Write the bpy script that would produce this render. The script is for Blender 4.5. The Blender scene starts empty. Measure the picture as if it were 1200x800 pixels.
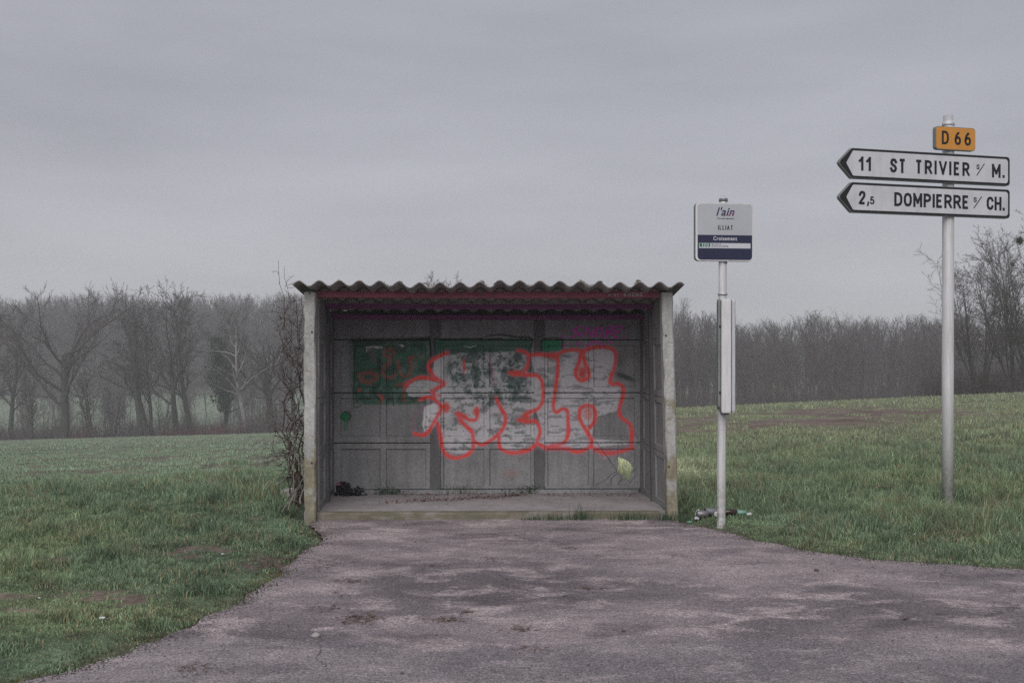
import bpy, bmesh, math, random
import numpy as np
from mathutils import Vector, Matrix
from math import radians, sin, cos, pi
rng = np.random.default_rng(7)
random.seed(7)
scene = bpy.context.scene
C = scene.collection

# ------------------------------------------------------------------ camera, world, sun, exposure
H = 1.515          # eye height
FPX = 1320.0       # focal length in pixels of the 1200 px wide photograph
cam_d = bpy.data.cameras.new("camera")
cam_d.lens = 39.6; cam_d.sensor_width = 36.0; cam_d.shift_y = 10.0 / 1200.0
cam_d.clip_start = 0.1; cam_d.clip_end = 3000
cam = bpy.data.objects.new("camera", cam_d); C.objects.link(cam)
cam.location = (0, 0, H); cam.rotation_euler = (radians(90), 0, 0)
scene.camera = cam

SUN_EL, SUN_AZ = radians(40), radians(192)
world = bpy.data.worlds.new("World"); scene.world = world; world.use_nodes = True
wn, wl = world.node_tree.nodes, world.node_tree.links
wn.clear()
w_out = wn.new('ShaderNodeOutputWorld'); w_bg = wn.new('ShaderNodeBackground')
sky = wn.new('ShaderNodeTexSky'); sky.sky_type = 'NISHITA'; sky.sun_disc = False
sky.sun_elevation = SUN_EL; sky.sun_rotation = SUN_AZ; sky.air_density = 1.0; sky.dust_density = 4.0
tc = wn.new('ShaderNodeTexCoord'); mp = wn.new('ShaderNodeMapping'); mp.inputs['Scale'].default_value = (1.0, 1.0, 4.5)
ns = wn.new('ShaderNodeTexNoise'); ns.inputs['Scale'].default_value = 2.1; ns.inputs['Detail'].default_value = 5; ns.inputs['Roughness'].default_value = 0.5
rp = wn.new('ShaderNodeValToRGB')
rp.color_ramp.elements[0].position = 0.30; rp.color_ramp.elements[0].color = (2.62, 2.66, 2.96, 1)
rp.color_ramp.elements[1].position = 0.70; rp.color_ramp.elements[1].color = (3.58, 3.62, 3.96, 1)
mx = wn.new('ShaderNodeMix'); mx.data_type = 'RGBA'; mx.inputs[0].default_value = 0.94   # closed cloud cover over the sky
wl.new(tc.outputs['Generated'], mp.inputs['Vector']); wl.new(mp.outputs['Vector'], ns.inputs['Vector'])
wl.new(ns.outputs['Fac'], rp.inputs['Fac']); wl.new(sky.outputs['Color'], mx.inputs[6]); wl.new(rp.outputs['Color'], mx.inputs[7])
sx_ = wn.new('ShaderNodeSeparateXYZ'); wl.new(tc.outputs['Generated'], sx_.inputs[0])
gr = wn.new('ShaderNodeValToRGB'); gr.color_ramp.interpolation = 'EASE'   # the cloud layer is thinner looking low down
gr.color_ramp.elements[0].position = 0.0; gr.color_ramp.elements[0].color = (1.16, 1.15, 1.14, 1)
gr.color_ramp.elements[1].position = 0.34; gr.color_ramp.elements[1].color = (.94, .94, .95, 1)
wl.new(sx_.outputs['Z'], gr.inputs['Fac'])
mu = wn.new('ShaderNodeMix'); mu.data_type = 'RGBA'; mu.blend_type = 'MULTIPLY'; mu.inputs[0].default_value = 1.0
wl.new(mx.outputs[2], mu.inputs[6]); wl.new(gr.outputs['Color'], mu.inputs[7]); wl.new(mu.outputs[2], w_bg.inputs['Color']); w_bg.inputs['Strength'].default_value = 0.10
wl.new(w_bg.outputs['Background'], w_out.inputs['Surface'])

sun_d = bpy.data.lights.new("sun", 'SUN'); sun_d.energy = 1.9; sun_d.angle = radians(60); sun_d.color = (1.0, 0.97, 0.95)
sun = bpy.data.objects.new("sun", sun_d); C.objects.link(sun)
sun.rotation_euler = (radians(90) - SUN_EL, 0, radians(-12))
scene.view_settings.view_transform = 'Standard'; scene.view_settings.look = 'None'
scene.view_settings.exposure = 0.38; scene.view_settings.gamma = 1.0; scene.view_settings.use_curve_mapping = False
scene.render.engine = 'CYCLES'
scene.cycles.use_denoising = False   # the photograph has fine grain; the denoiser smears grass and twigs
scene.cycles.max_bounces = 6; scene.cycles.diffuse_bounces = 4; scene.cycles.volume_bounces = 1
scene.cycles.caustics_reflective = False; scene.cycles.caustics_refractive = False

# ------------------------------------------------------------------ helpers
def tag(o, label=None, cat=None, group=None, kind=None):
    if label: o['label'] = label
    if cat: o['category'] = cat
    if group: o['group'] = group
    if kind: o['kind'] = kind
    return o
def empty(name, loc=(0, 0, 0), rz=0.0, label=None, cat=None, group=None):
    o = bpy.data.objects.new(name, None); C.objects.link(o)
    o.location = loc; o.rotation_euler = (0, 0, rz); o.empty_display_size = 0.2
    return tag(o, label, cat, group)
def link(name, me, mat=None, parent=None, smooth=False):
    o = bpy.data.objects.new(name, me); C.objects.link(o)
    if mat is not None and len(me.materials) == 0: me.materials.append(mat)
    if parent is not None: o.parent = parent
    if smooth: me.polygons.foreach_set('use_smooth', np.ones(len(me.polygons), bool))
    return o
def from_bm(name, bm, mat=None, parent=None, smooth=False):
    bmesh.ops.recalc_face_normals(bm, faces=bm.faces)
    me = bpy.data.meshes.new(name); bm.to_mesh(me); bm.free()
    return link(name, me, mat, parent, smooth)
def tri_mesh(name, V, F, col=None):
    V = np.ascontiguousarray(V, np.float32); F = np.ascontiguousarray(F, np.int32)
    me = bpy.data.meshes.new(name); k = F.shape[1]
    me.vertices.add(len(V)); me.vertices.foreach_set('co', V.ravel())
    me.loops.add(F.size); me.loops.foreach_set('vertex_index', F.ravel())
    me.polygons.add(len(F)); me.polygons.foreach_set('loop_start', np.arange(0, F.size, k, dtype=np.int32))
    me.update(calc_edges=True)
    if col is not None:
        a = me.color_attributes.new('col', 'FLOAT_COLOR', 'POINT')
        c4 = np.ones((len(V), 4), np.float32); c4[:, :3] = col
        a.data.foreach_set('color', c4.ravel())
    return me
def box_bm(bm, x0, x1, y0, y1, z0, z1):
    v = [bm.verts.new(p) for p in ((x0,y0,z0),(x1,y0,z0),(x1,y1,z0),(x0,y1,z0),(x0,y0,z1),(x1,y0,z1),(x1,y1,z1),(x0,y1,z1))]
    for f in ((0,3,2,1),(4,5,6,7),(0,1,5,4),(1,2,6,5),(2,3,7,6),(3,0,4,7)): bm.faces.new([v[i] for i in f])
    return v
def vnoise(x, y, seed=0):
    xi = np.floor(x).astype(np.int64); yi = np.floor(y).astype(np.int64)
    fx = x - xi; fy = y - yi; fx = fx*fx*(3-2*fx); fy = fy*fy*(3-2*fy)
    def h(a, b):
        n = (a*374761393 + b*668265263 + seed*1442695041) & 0x7fffffff
        n = ((n ^ (n >> 13)) * 1274126177) & 0x7fffffff
        return ((n ^ (n >> 16)) & 0xffff) / 65535.0
    return (h(xi,yi)*(1-fx)+h(xi+1,yi)*fx)*(1-fy) + (h(xi,yi+1)*(1-fx)+h(xi+1,yi+1)*fx)*fy
def fbm(x, y, seed=0, oct=4):
    s = 0; a = 0.5; t = 0
    x = np.asarray(x, float); y = np.asarray(y, float)
    for i in range(oct):
        s = s + a*vnoise(x*2**i + 17*i, y*2**i - 9*i, seed+i); t += a; a *= 0.5
    return s/t
def sst(x, a, b):
    t = np.clip((x-a)/(b-a), 0, 1); return t*t*(3-2*t)

# ------------------------------------------------------------------ materials
def mat_base(name, col=(.5,.5,.5), rough=.8, metal=0.0, spec=.3):
    m = bpy.data.materials.new(name); m.use_nodes = True
    b = m.node_tree.nodes['Principled BSDF']
    b.inputs['Base Color'].default_value = (*col, 1); b.inputs['Roughness'].default_value = rough
    b.inputs['Metallic'].default_value = metal; b.inputs['Specular IOR Level'].default_value = spec
    return m
def N(m, t, **kw):
    n = m.node_tree.nodes.new(t)
    for k, v in kw.items(): setattr(n, k, v)
    return n
def L(m, a, b): m.node_tree.links.new(a, b)
def noise(m, vec, scale, detail=4, rough=.55, dist=0):
    n = N(m, 'ShaderNodeTexNoise'); n.inputs['Scale'].default_value = scale; n.inputs['Detail'].default_value = detail
    n.inputs['Roughness'].default_value = rough; n.inputs['Distortion'].default_value = dist
    L(m, vec, n.inputs['Vector']); return n.outputs['Fac']
def ramp(m, fac, stops):
    r = N(m, 'ShaderNodeValToRGB'); e = r.color_ramp.elements
    while len(e) < len(stops): e.new(0.5)
    for i, (p, c) in enumerate(stops):
        e[i].position = p; e[i].color = (*c, 1) if len(c) == 3 else c
    L(m, fac, r.inputs['Fac']); return r.outputs['Color']
def mixc(m, fac, a, b, mode='MIX'):
    x = N(m, 'ShaderNodeMix', data_type='RGBA', blend_type=mode)
    for s, v in ((0, fac), (6, a), (7, b)):
        if hasattr(v, 'is_linked'): L(m, v, x.inputs[s])
        elif s == 0: x.inputs[0].default_value = v
        else: x.inputs[s].default_value = (*v, 1)
    return x.outputs[2]
def mth(m, op, a, b=0.0, clamp=False):
    x = N(m, 'ShaderNodeMath', operation=op); x.use_clamp = clamp
    for i, v in enumerate((a, b)):
        if hasattr(v, 'is_linked'): L(m, v, x.inputs[i])
        else: x.inputs[i].default_value = v
    return x.outputs[0]
def objco(m, scale=None):
    t = N(m, 'ShaderNodeTexCoord').outputs['Object']
    if scale is None: return t
    p = N(m, 'ShaderNodeMapping'); p.inputs['Scale'].default_value = scale
    L(m, t, p.inputs['Vector']); return p.outputs['Vector']
def bump(m, h, strength=.4, dist=.01):
    b = N(m, 'ShaderNodeBump'); b.inputs['Strength'].default_value = strength; b.inputs['Distance'].default_value = dist
    L(m, h, b.inputs['Height']); L(m, b.outputs['Normal'], m.node_tree.nodes['Principled BSDF'].inputs['Normal'])
def setcol(m, c): L(m, c, m.node_tree.nodes['Principled BSDF'].inputs['Base Color'])
def simple(name, col, rough=.7, metal=0, var=.25, scale=12, bs=.2, bd=.003, spec=.3, streak=None):
    m = mat_base(name, col, rough, metal, spec); v = objco(m, streak)
    n = noise(m, v, scale, 5, .6)
    lo = tuple(c*(1-var) for c in col); hi = tuple(min(1, c*(1+var)) for c in col)
    setcol(m, ramp(m, n, [(.3, lo), (.7, hi)])); bump(m, noise(m, objco(m), scale*8, 3), bs, bd)
    return m

def concrete(name, base=.22, tint=(1, 1, 1.02), lichen=False, spots=True, dark=.5):
    m = mat_base(name, (base,)*3, .9, 0, .2); v = objco(m)
    n1 = noise(m, v, 2.3, 6, .6); n2 = noise(m, v, 45, 4, .7); n3 = noise(m, objco(m, (9, 9, 1.1)), 1.6, 5, .6)
    c = ramp(m, n1, [(.28, tuple(base*.72*t for t in tint)), (.72, tuple(base*1.18*t for t in tint))])
    c = mixc(m, mth(m, 'MULTIPLY', ramp(m, n3, [(.42, (0,0,0)), (.7, (1,1,1))]), .45), c, tuple(base*dark*t for t in tint))
    c = mixc(m, .35, c, ramp(m, n2, [(.3, (.25,.25,.25)), (.75, (.95,.95,.95))]), 'OVERLAY')
    if lichen:
        sep = N(m, 'ShaderNodeSeparateXYZ'); L(m, v, sep.inputs[0])
        zf = mth(m, 'SUBTRACT', 1.0, mth(m, 'MULTIPLY', sep.outputs['Z'], .62), True)
        lf = mth(m, 'MULTIPLY', ramp(m, mth(m, 'ADD', noise(m, v, 7, 6, .65), mth(m, 'MULTIPLY', zf, .30)), [(.63, (0,0,0)), (.75, (1,1,1))]), .75)
        c = mixc(m, lf, c, ramp(m, noise(m, v, 22, 4), [(.35, (.13,.115,.065)), (.65, (.22,.185,.095))]))
        wf = ramp(m, noise(m, v, 16, 5, .7), [(.62, (0,0,0)), (.68, (1,1,1))])
        c = mixc(m, mth(m, 'MULTIPLY', wf, .6), c, (.42,.42,.41))
        df = ramp(m, noise(m, v, 30, 5, .7), [(.60, (0,0,0)), (.70, (1,1,1))])
        c = mixc(m, mth(m, 'MULTIPLY', df, .55), c, (.05,.05,.045))
    setcol(m, c); bump(m, mth(m, 'ADD', n2, mth(m, 'MULTIPLY', noise(m, v, 9, 5), 1.5)), .5, .004)
    return m, c

M = {}
M['conc'], _ = concrete('concrete_panel', .235)
M['post'], _ = concrete('lichened_concrete', .36, (1, 1, .97), lichen=True)
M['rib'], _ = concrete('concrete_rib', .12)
M['slab'], _ = concrete('floor_concrete', .30, (1.05, .96, .98))
M['kerb'] = mat_base('mossy_kerb_concrete', (.1,.09,.05), .95)
_k = noise(M['kerb'], objco(M['kerb'], (1.2, 3, 3)), 4, 6, .65)
setcol(M['kerb'], ramp(M['kerb'], _k, [(.3, (.095,.095,.060)), (.5, (.145,.130,.098)), (.66, (.21,.195,.18))])); bump(M['kerb'], noise(M['kerb'], objco(M['kerb']), 60), .6, .006)
M['roof'] = mat_base('fibre_cement', (.13,.125,.12), .9)
_r = objco(M['roof'])
_c = ramp(M['roof'], noise(M['roof'], _r, 3.5, 6, .65), [(.3, (.17,.155,.158)), (.7, (.34,.315,.31))])
_c = mixc(M['roof'], ramp(M['roof'], noise(M['roof'], _r, 14, 5), [(.64, (0,0,0)), (.72, (.8,.8,.8))]), _c, (.06,.065,.03))
setcol(M['roof'], _c); bump(M['roof'], noise(M['roof'], _r, 50), .4, .004)
def worn_paint(name, col, under=(.12,.10,.11)):
    m = mat_base(name, col, .6)
    v = objco(m, (1, 6, 6)); n = noise(m, v, 5, 6, .65)
    c = ramp(m, n, [(.32, tuple(x*.65 for x in col)), (.6, col)])
    c = mixc(m, ramp(m, noise(m, v, 11, 6, .7), [(.60, (0,0,0)), (.68, (.8,.8,.8))]), c, under)
    setcol(m, c); bump(m, n, .3, .004); return m
M['purlin_red'] = worn_paint('faded_red_paint', (.29,.075,.115), (.17,.12,.13))
M['purlin_purple'] = worn_paint('purple_paint', (.21,.055,.17))
M['galv'] = simple('galvanised_steel', (.46,.47,.49), .5, .35, .12, 9, .1, .002, .5, (6, 6, .7))
M['alu'] = simple('pale_grey_painted_metal', (.57,.57,.58), .45, .1, .1, 9, .08, .002, .5, (6, 6, .7))
m = M['alu']; _gc = m.node_tree.nodes['Principled BSDF'].inputs['Base Color'].links[0].from_socket
_f = mth(m, 'MULTIPLY', ramp(m, noise(m, objco(m, (40, 40, 4)), 1.0, 6, .7), [(.62, (0,0,0)), (.70, (1,1,1))]), .55)
_gc = mixc(m, _f, _gc, (.13,.12,.11))
_f = mth(m, 'MULTIPLY', ramp(m, noise(m, objco(m, (25, 25, 1.2)), 1.0, 5, .6), [(.50, (0,0,0)), (.75, (1,1,1))]), .45)
_gc = mixc(m, _f, _gc, (.30,.29,.27))
_s = N(m, 'ShaderNodeSeparateXYZ'); L(m, objco(m), _s.inputs[0])
_z = mth(m, 'SUBTRACT', 1.0, mth(m, 'MULTIPLY', _s.outputs['Z'], 1.9), True)
_f = mth(m, 'MULTIPLY', _z, ramp(m, noise(m, objco(m), 18, 5, .7), [(.38, (0,0,0)), (.62, (.9,.9,.9))]))
setcol(m, mixc(m, _f, _gc, (.12,.115,.07)))
M['alu_dark'] = simple('weathered_metal', (.16,.165,.175), .55, .3, .3, 9, .1)
M['sign_white'] = simple('white_sign_face', (.50,.505,.53), .5, 0, .09, 5, .03, .001, .4)
for _k in ('sign_white',):
    m = M[_k]; _gc = m.node_tree.nodes['Principled BSDF'].inputs['Base Color'].links[0].from_socket
    _f = mth(m, 'MULTIPLY', ramp(m, noise(m, objco(m, (14, 14, 1.6)), 1.0, 5, .65), [(.48, (0,0,0)), (.72, (1,1,1))]), .30)
    _gc = mixc(m, _f, _gc, (.24,.24,.21))
    setcol(m, mixc(m, mth(m, 'MULTIPLY', ramp(m, noise(m, objco(m), 60, 4, .7), [(.66, (0,0,0)), (.70, (1,1,1))]), .4), _gc, (.15,.15,.13)))
M['sign_grey'] = simple('grey_sign_face', (.37,.385,.41), .5, 0, .06, 3, .03, .001, .4)
M['sign_back'] = simple('sign_case_side', (.17,.19,.18), .6, 0, .15, 8)
M['black'] = simple('black_vinyl', (.012,.012,.014), .5, 0, .2, 8, .05)
M['yellow'] = simple('ochre_sign_face', (.52,.235,.045), .5, 0, .06, 4, .03)
M['navy'] = simple('navy_sign_print', (.016,.020,.052), .5, 0, .1, 4, .03)
M['navy_text'] = simple('dark_blue_ink', (.022,.022,.07), .5, 0, .1, 4, .03)
M['pink'] = simple('pink_ink', (.33,.09,.17), .5, 0, .1, 4, .03)
M['green_ink'] = simple('green_ink', (.01,.14,.07), .5, 0, .1, 4, .03)
M['print_white'] = simple('white_ink', (.48,.49,.52), .5, 0, .04, 4, .02)
M['bark'] = simple('bare_bark', (.048,.045,.040), .9, 0, .35, 1.2, .3, .02)
M['bark_green'] = simple('algae_covered_bark', (.045,.050,.038), .9, 0, .35, 1.0, .3, .02)
M['birch'] = simple('pale_birch_bark', (.22,.22,.21), .9, 0, .3, 2.0, .3, .02)
M['twig'] = simple('fine_twigs', (.074,.063,.062), .9, 0, .3, 0.5, .1)
M['twig_red'] = simple('reddish_twigs', (.10,.045,.05), .9, 0, .3, 0.5, .1)
M['vine'] = simple('dark_vine_stem', (.068,.048,.045), .85, 0, .4, 9, .3)
M['vine_grey'] = simple('dry_grey_stem', (.19,.165,.15), .85, 0, .3, 9, .3)
M['ivy'] = simple('ivy_leaf', (.022,.040,.022), .6, 0, .4, 3, .1)
M['leaf_green'] = simple('small_plant_leaf', (.035,.075,.035), .6, 0, .3, 20, .1)
M['dead_leaf'] = simple('dead_red_brown_leaf', (.11,.045,.045), .8, 0, .5, 25, .2)
M['bag'] = simple('black_plastic_film', (.008,.008,.010), .35, 0, .3, 8, .2, .004, .5)
M['stone'] = simple('pale_stone', (.30,.285,.28), .9, 0, .3, 12, .6, .01)
M['white_plastic'] = simple('white_litter', (.62,.63,.64), .5, 0, .05, 20, .1)
M['mint'] = simple('mint_green_glass', (.15,.33,.25), .25, 0, .15, 20, .05, .001, .6)
M['brown_glass'] = simple('dark_brown_glass', (.03,.014,.010), .2, 0, .2, 20, .05, .001, .6)
M['can'] = simple('dull_tin', (.22,.21,.22), .4, .5, .3, 20, .2)
M['purple_spray'] = simple('purple_spray', (.25,.03,.20), .7)

def attr_mat(name, rough=.9, fine=30, amt=.35, bs=.5, bd=.02, transl=0.0):
    m = mat_base(name, (.1,.1,.1), rough, 0, .15)
    a = N(m, 'ShaderNodeAttribute'); a.attribute_name = 'col'
    c = a.outputs['Color']
    if amt > 0:
        n = noise(m, objco(m), fine, 5, .7)
        c = mixc(m, amt, c, ramp(m, n, [(.3, (.1,.1,.1)), (.7, (.92,.92,.92))]), 'OVERLAY')
        bump(m, n, bs, bd)
    setcol(m, c); return m
M['ground'] = attr_mat('soil_and_turf', .95, 22, .55, .8, .03)
_g = M['ground']; _gb = _g.node_tree.nodes['Principled BSDF'].inputs['Base Color']; _gc = _gb.links[0].from_socket
_n2 = noise(_g, objco(_g, (1, .45, 1)), 2.6, 5, .7); _n3 = noise(_g, objco(_g, (1, .35, 1)), .8, 5, .65)
_gc = mixc(_g, .6, _gc, ramp(_g, _n2, [(.32, (.18,.17,.16)), (.68, (.84,.85,.82))]), 'OVERLAY')
_gc = mixc(_g, .45, _gc, ramp(_g, _n3, [(.35, (.25,.22,.22)), (.66, (.76,.80,.74))]), 'OVERLAY')
setcol(_g, _gc)
m = M['blade'] = attr_mat('grass_blade', .75, 1, 0)
_b = m.node_tree.nodes['Principled BSDF']; _t = N(m, 'ShaderNodeBsdfTranslucent'); _x = N(m, 'ShaderNodeMixShader'); _x.inputs[0].default_value = .4
L(m, _b.inputs['Base Color'].links[0].from_socket, _t.inputs['Color']); L(m, _b.outputs[0], _x.inputs[1]); L(m, _t.outputs[0], _x.inputs[2])
L(m, _x.outputs[0], [n for n in m.node_tree.nodes if n.type == 'OUTPUT_MATERIAL'][0].inputs['Surface'])

# asphalt: old pale tarmac with dusty patches
m = M['asphalt'] = mat_base('worn_asphalt', (.2,.2,.2), .92, 0, .2)
v = objco(m)
big = noise(m, objco(m, (.55, 1.0, 1)), .75, 5, .55, .6); mid = noise(m, objco(m, (.7, 1, 1)), 3.2, 6, .65, .4)
fine = noise(m, v, 260, 3, .75); grit = noise(m, v, 90, 4, .7)
dth = mth(m, 'MULTIPLY', mth(m, 'SUBTRACT', noise(m, v, 38, 4, .75), .5), .30)
mid = mth(m, 'ADD', mid, dth); big = mth(m, 'ADD', big, mth(m, 'MULTIPLY', dth, .5))
c = ramp(m, big, [(.33, (.140,.120,.131)), (.48, (.212,.183,.195)), (.62, (.35,.300,.310))])
c = mixc(m, ramp(m, mid, [(.51, (0,0,0)), (.63, (.9,.9,.9))]), c, (.46,.39,.395))
c = mixc(m, ramp(m, noise(m, objco(m, (.6, 1.2, 1)), 1.9, 5, .6, .3), [(.52, (0,0,0)), (.68, (.8,.8,.8))]), c, (.112,.096,.105))
sepp = N(m, 'ShaderNodeSeparateXYZ'); L(m, v, sepp.inputs[0])
# a lighter dusty band crosses the apron where the verge soil washes out, and a re-laid strip near the carriageway
yb = mth(m, 'ADD', sepp.outputs['Y'], mth(m, 'MULTIPLY', mth(m, 'SUBTRACT', noise(m, v, .8, 3), .5), 1.2))
band = ramp(m, mth(m, 'MULTIPLY', yb, .1), [(.72, (0,0,0)), (.80, (1,1,1)), (.87, (1,1,1)), (.895, (0,0,0))])
c = mixc(m, mth(m, 'MULTIPLY', mth(m, 'MULTIPLY', band, ramp(m, mid, [(.35, (0,0,0)), (.6, (1,1,1))])), .55), c, (.32,.275,.28))
near = ramp(m, mth(m, 'MULTIPLY', yb, .1), [(.575, (1,1,1)), (.59, (0,0,0))])
c = mixc(m, mth(m, 'MULTIPLY', near, .45), c, (.245,.225,.24))
c = mixc(m, .75, c, ramp(m, grit, [(.30, (.15,.15,.15)), (.72, (.85,.85,.85))]), 'OVERLAY')
c = mixc(m, .5, c, ramp(m, fine, [(.32, (.1,.1,.1)), (.70, (.9,.9,.9))]), 'OVERLAY')
for sc_, am in ((140, .65), (70, .38), (30, .12)):
    vo = N(m, 'ShaderNodeTexVoronoi'); vo.inputs['Scale'].default_value = sc_; L(m, v, vo.inputs['Vector'])
    sv = N(m, 'ShaderNodeSeparateXYZ'); L(m, vo.outputs['Color'], sv.inputs[0])
    c = mixc(m, am, c, ramp(m, sv.outputs['X'], [(.0, (.22,.22,.22)), (.45, (.46,.46,.46)), (.85, (.56,.56,.56)), (1.0, (.86,.85,.84))]), 'OVERLAY')
# hairline cracks
vc = N(m, 'ShaderNodeTexVoronoi'); vc.feature = 'DISTANCE_TO_EDGE'; vc.inputs['Scale'].default_value = .55
wv = N(m, 'ShaderNodeVectorMath', operation='ADD'); nz = N(m, 'ShaderNodeTexNoise'); nz.inputs['Scale'].default_value = 2.2; nz.inputs['Detail'].default_value = 6; L(m, v, nz.inputs['Vector'])
L(m, v, wv.inputs[0]); L(m, nz.outputs['Color'], wv.inputs[1]); L(m, wv.outputs[0], vc.inputs['Vector'])
ck = ramp(m, vc.outputs['Distance'], [(.0, (1,1,1)), (.008, (0,0,0))])
c = mixc(m, mth(m, 'MULTIPLY', mth(m, 'MULTIPLY', ck, .7), ramp(m, noise(m, v, .7, 3), [(.46, (0,0,0)), (.56, (1,1,1))])), c, (.05,.042,.045))
setcol(m, c); bump(m, mth(m, 'ADD', grit, mth(m, 'MULTIPLY', fine, .6)), .7, .006)

# ------------------------------------------------------------------ terrain
PXK = np.array([-2500, -600, 0, 325, 560, 800, 1000, 1200, 1800, 3500.]); PYK = np.array([560, 530, 516, 507, 493, 478, 469, 460, 440, 420.])
def crest(u):
    px = 600 + FPX*u
    yc = 120 - 50*sst(px, 420, 800)
    return yc, H - (np.interp(px, PXK, PYK) - 410)*yc/FPX
EDGE_L = [(-60,-1.0),(-14,-0.2),(-6.5,2.2),(-4.2,3.4),(-2.85,4.4),(-2.21,5.13),(-2.0,5.5),(-1.81,5.97),(-1.70,6.6),(-1.62,7.14),(-1.56,7.6),(-1.545,8.0),(-1.60,8.35),(-1.50,8.8),(-1.60,9.3),(-1.72,9.75),(-1.80,10.2)]
EDGE_R = [(1.52,10.2),(1.42,10.02),(1.50,9.82),(1.65,9.62),(1.79,9.42),(2.0,8.9),(2.29,8.46),(2.76,8.1),(3.54,7.80),(5.2,7.6),(9,7.5),(60,7.4)]
def rough_line(P, s):
    out = []
    for (a, b) in zip(P[:-1], P[1:]):
        n = max(1, min(14, int(math.hypot(b[0]-a[0], b[1]-a[1])/.06)))
        for i in range(n):
            t = i/n; x = a[0]+(b[0]-a[0])*t; y = a[1]+(b[1]-a[1])*t
            k = .075 if abs(x) < 8 else .02
            out.append((x + k*(float(fbm(x*5, y*5, s))-.5)*2, y + k*(float(fbm(x*5, y*5, s+9))-.5)*2))
    out.append(P[-1]); return out
APRON = np.array(rough_line(EDGE_L, 3) + rough_line(EDGE_R, 5) + [(60,-14), (-60,-14)])
def inside(P, x, y):
    r = np.zeros(x.shape, bool); n = len(P)
    for i in range(n):
        x0, y0 = P[i]; x1, y1 = P[(i+1) % n]
        if y0 == y1: continue
        c_ = ((y0 > y) != (y1 > y)) & (x < (x1-x0)*(y-y0)/(y1-y0)+x0)
        r ^= c_
    return r
def edge_dist(P, x, y):
    d = np.full(x.shape, 9.0)
    for i in range(len(P)-3):
        a = P[i]; b = P[i+1]; e = b-a; l2 = e@e+1e-9
        t = np.clip(((x-a[0])*e[0]+(y-a[1])*e[1])/l2, 0, 1)
        d = np.minimum(d, np.hypot(x-a[0]-t*e[0], y-a[1]-t*e[1]))
    return d
def base_h(x, y):
    """large landform, without the small roughness"""
    x = np.asarray(x, float); y = np.asarray(y, float)
    yy = np.maximum(y, 1.0); u = np.clip(x/yy, -2.2, 2.2)
    z0 = np.where(x > 0, .019*np.clip(x-2, 0, 9)*sst(y, 7.8, 10.6), .02*np.clip(x+2, -10, 0)*sst(y, 6, 12))
    yc, zc = crest(u)
    t = np.clip((yy-12.5)/(yc-12.5), 0, 1)
    ts = t
    z = z0*(1-ts) + zc*ts
    z = z - .10*sst(y, 11.5, 14)*(1-sst(y, 14, 30))*sst(x, -2, -4)*0
    # beyond the crest: a valley, then the wooded slope
    d = yy - yc
    zl = np.interp(yy, [0, 120, 135, 175, 215, 285, 420, 700], [0, 0, -1.2, -6.5, -4.5, 4.8, 9, 12])
    zr = np.interp(yy, [0, 70, 85, 130, 200, 300, 420, 700], [0, 0, -.8, -6.5, -5.0, 1.0, 6, 9])
    w = sst(600+FPX*u, 420, 760)
    return z + np.where(d > 0, zl*(1-w)+zr*w, 0)
_sx = np.arange(-8.5, 10, .03); _sy = np.arange(2.5, 11.5, .03)
_SX, _SY = np.meshgrid(_sx, _sy); _D = edge_dist(APRON, _SX.ravel(), _SY.ravel()); _D = np.where(inside(APRON, _SX.ravel(), _SY.ravel()), -_D, _D).reshape(_SX.shape)
def sdf(x, y):
    """signed distance to the asphalt edge, positive on the verge"""
    out = np.where(y > 8.3, 9.0, -9.0)
    k = (x > _sx[0]) & (x < _sx[-2]) & (y > _sy[0]) & (y < _sy[-2])
    fx = (x[k]-_sx[0])/.03; fy = (y[k]-_sy[0])/.03; i = fx.astype(int); j = fy.astype(int); fx -= i; fy -= j
    out = out.astype(float); out[k] = (_D[j, i]*(1-fx)+_D[j, i+1]*fx)*(1-fy)+(_D[j+1, i]*(1-fx)+_D[j+1, i+1]*fx)*fy
    m_ = ~k & (y < 11.5)
    if m_.any():
        xx, yy = x[m_], y[m_]; d = edge_dist(APRON, xx, yy); out[m_] = np.where(inside(APRON, xx, yy), -d, d)
    return out
def T(x, y, withd=False):
    x = np.asarray(x, float); y = np.asarray(y, float)
    z = base_h(x, y)
    sd = sdf(np.atleast_1d(x), np.atleast_1d(y))
    rough = (fbm(x*1.3, y*1.3, 21)-.5)*.10*(1-sst(y, 40, 90)) + (fbm(x*6, y*6, 33)-.5)*.035*(1-sst(y, 16, 30))
    rise = sst(sd, -.02, .30)
    out = np.where(sd < .0, -.035, (z + .018 + rough)*rise + (-.012)*(1-rise))
    # lush bank left of the shelter
    out = out + .07*np.exp(-((x+2.9)/.9)**2-((y-12.3)/1.5)**2)
    out = out - .035*np.exp(-((x-4.18)/.6)**2-((y-10.7)/.6)**2)
    # the ground is dug flat under the shelter
    sh = (1-sst(np.abs(x+.22), 1.78, 1.95))*(1-sst(np.abs(y-10.9), .86, 1.1))
    out = out*(1-sh) + (-.05)*sh
    return (out, sd) if withd else out
def Tz(x, y): return float(T(np.array([x]), np.array([y]))[0])
def ground_at(px, py):
    """where the line of sight through a photograph pixel meets the ground"""
    ys = np.concatenate([np.arange(4, 20, .02), np.arange(20, 300, .25)])
    xs = (px-600)/FPX*ys; zr = H-(py-410)/FPX*ys
    hit = np.where(zr <= T(xs, ys))[0]
    i = hit[0] if len(hit) else -1
    return float(xs[i]), float(ys[i]), float(zr[i])

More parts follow.
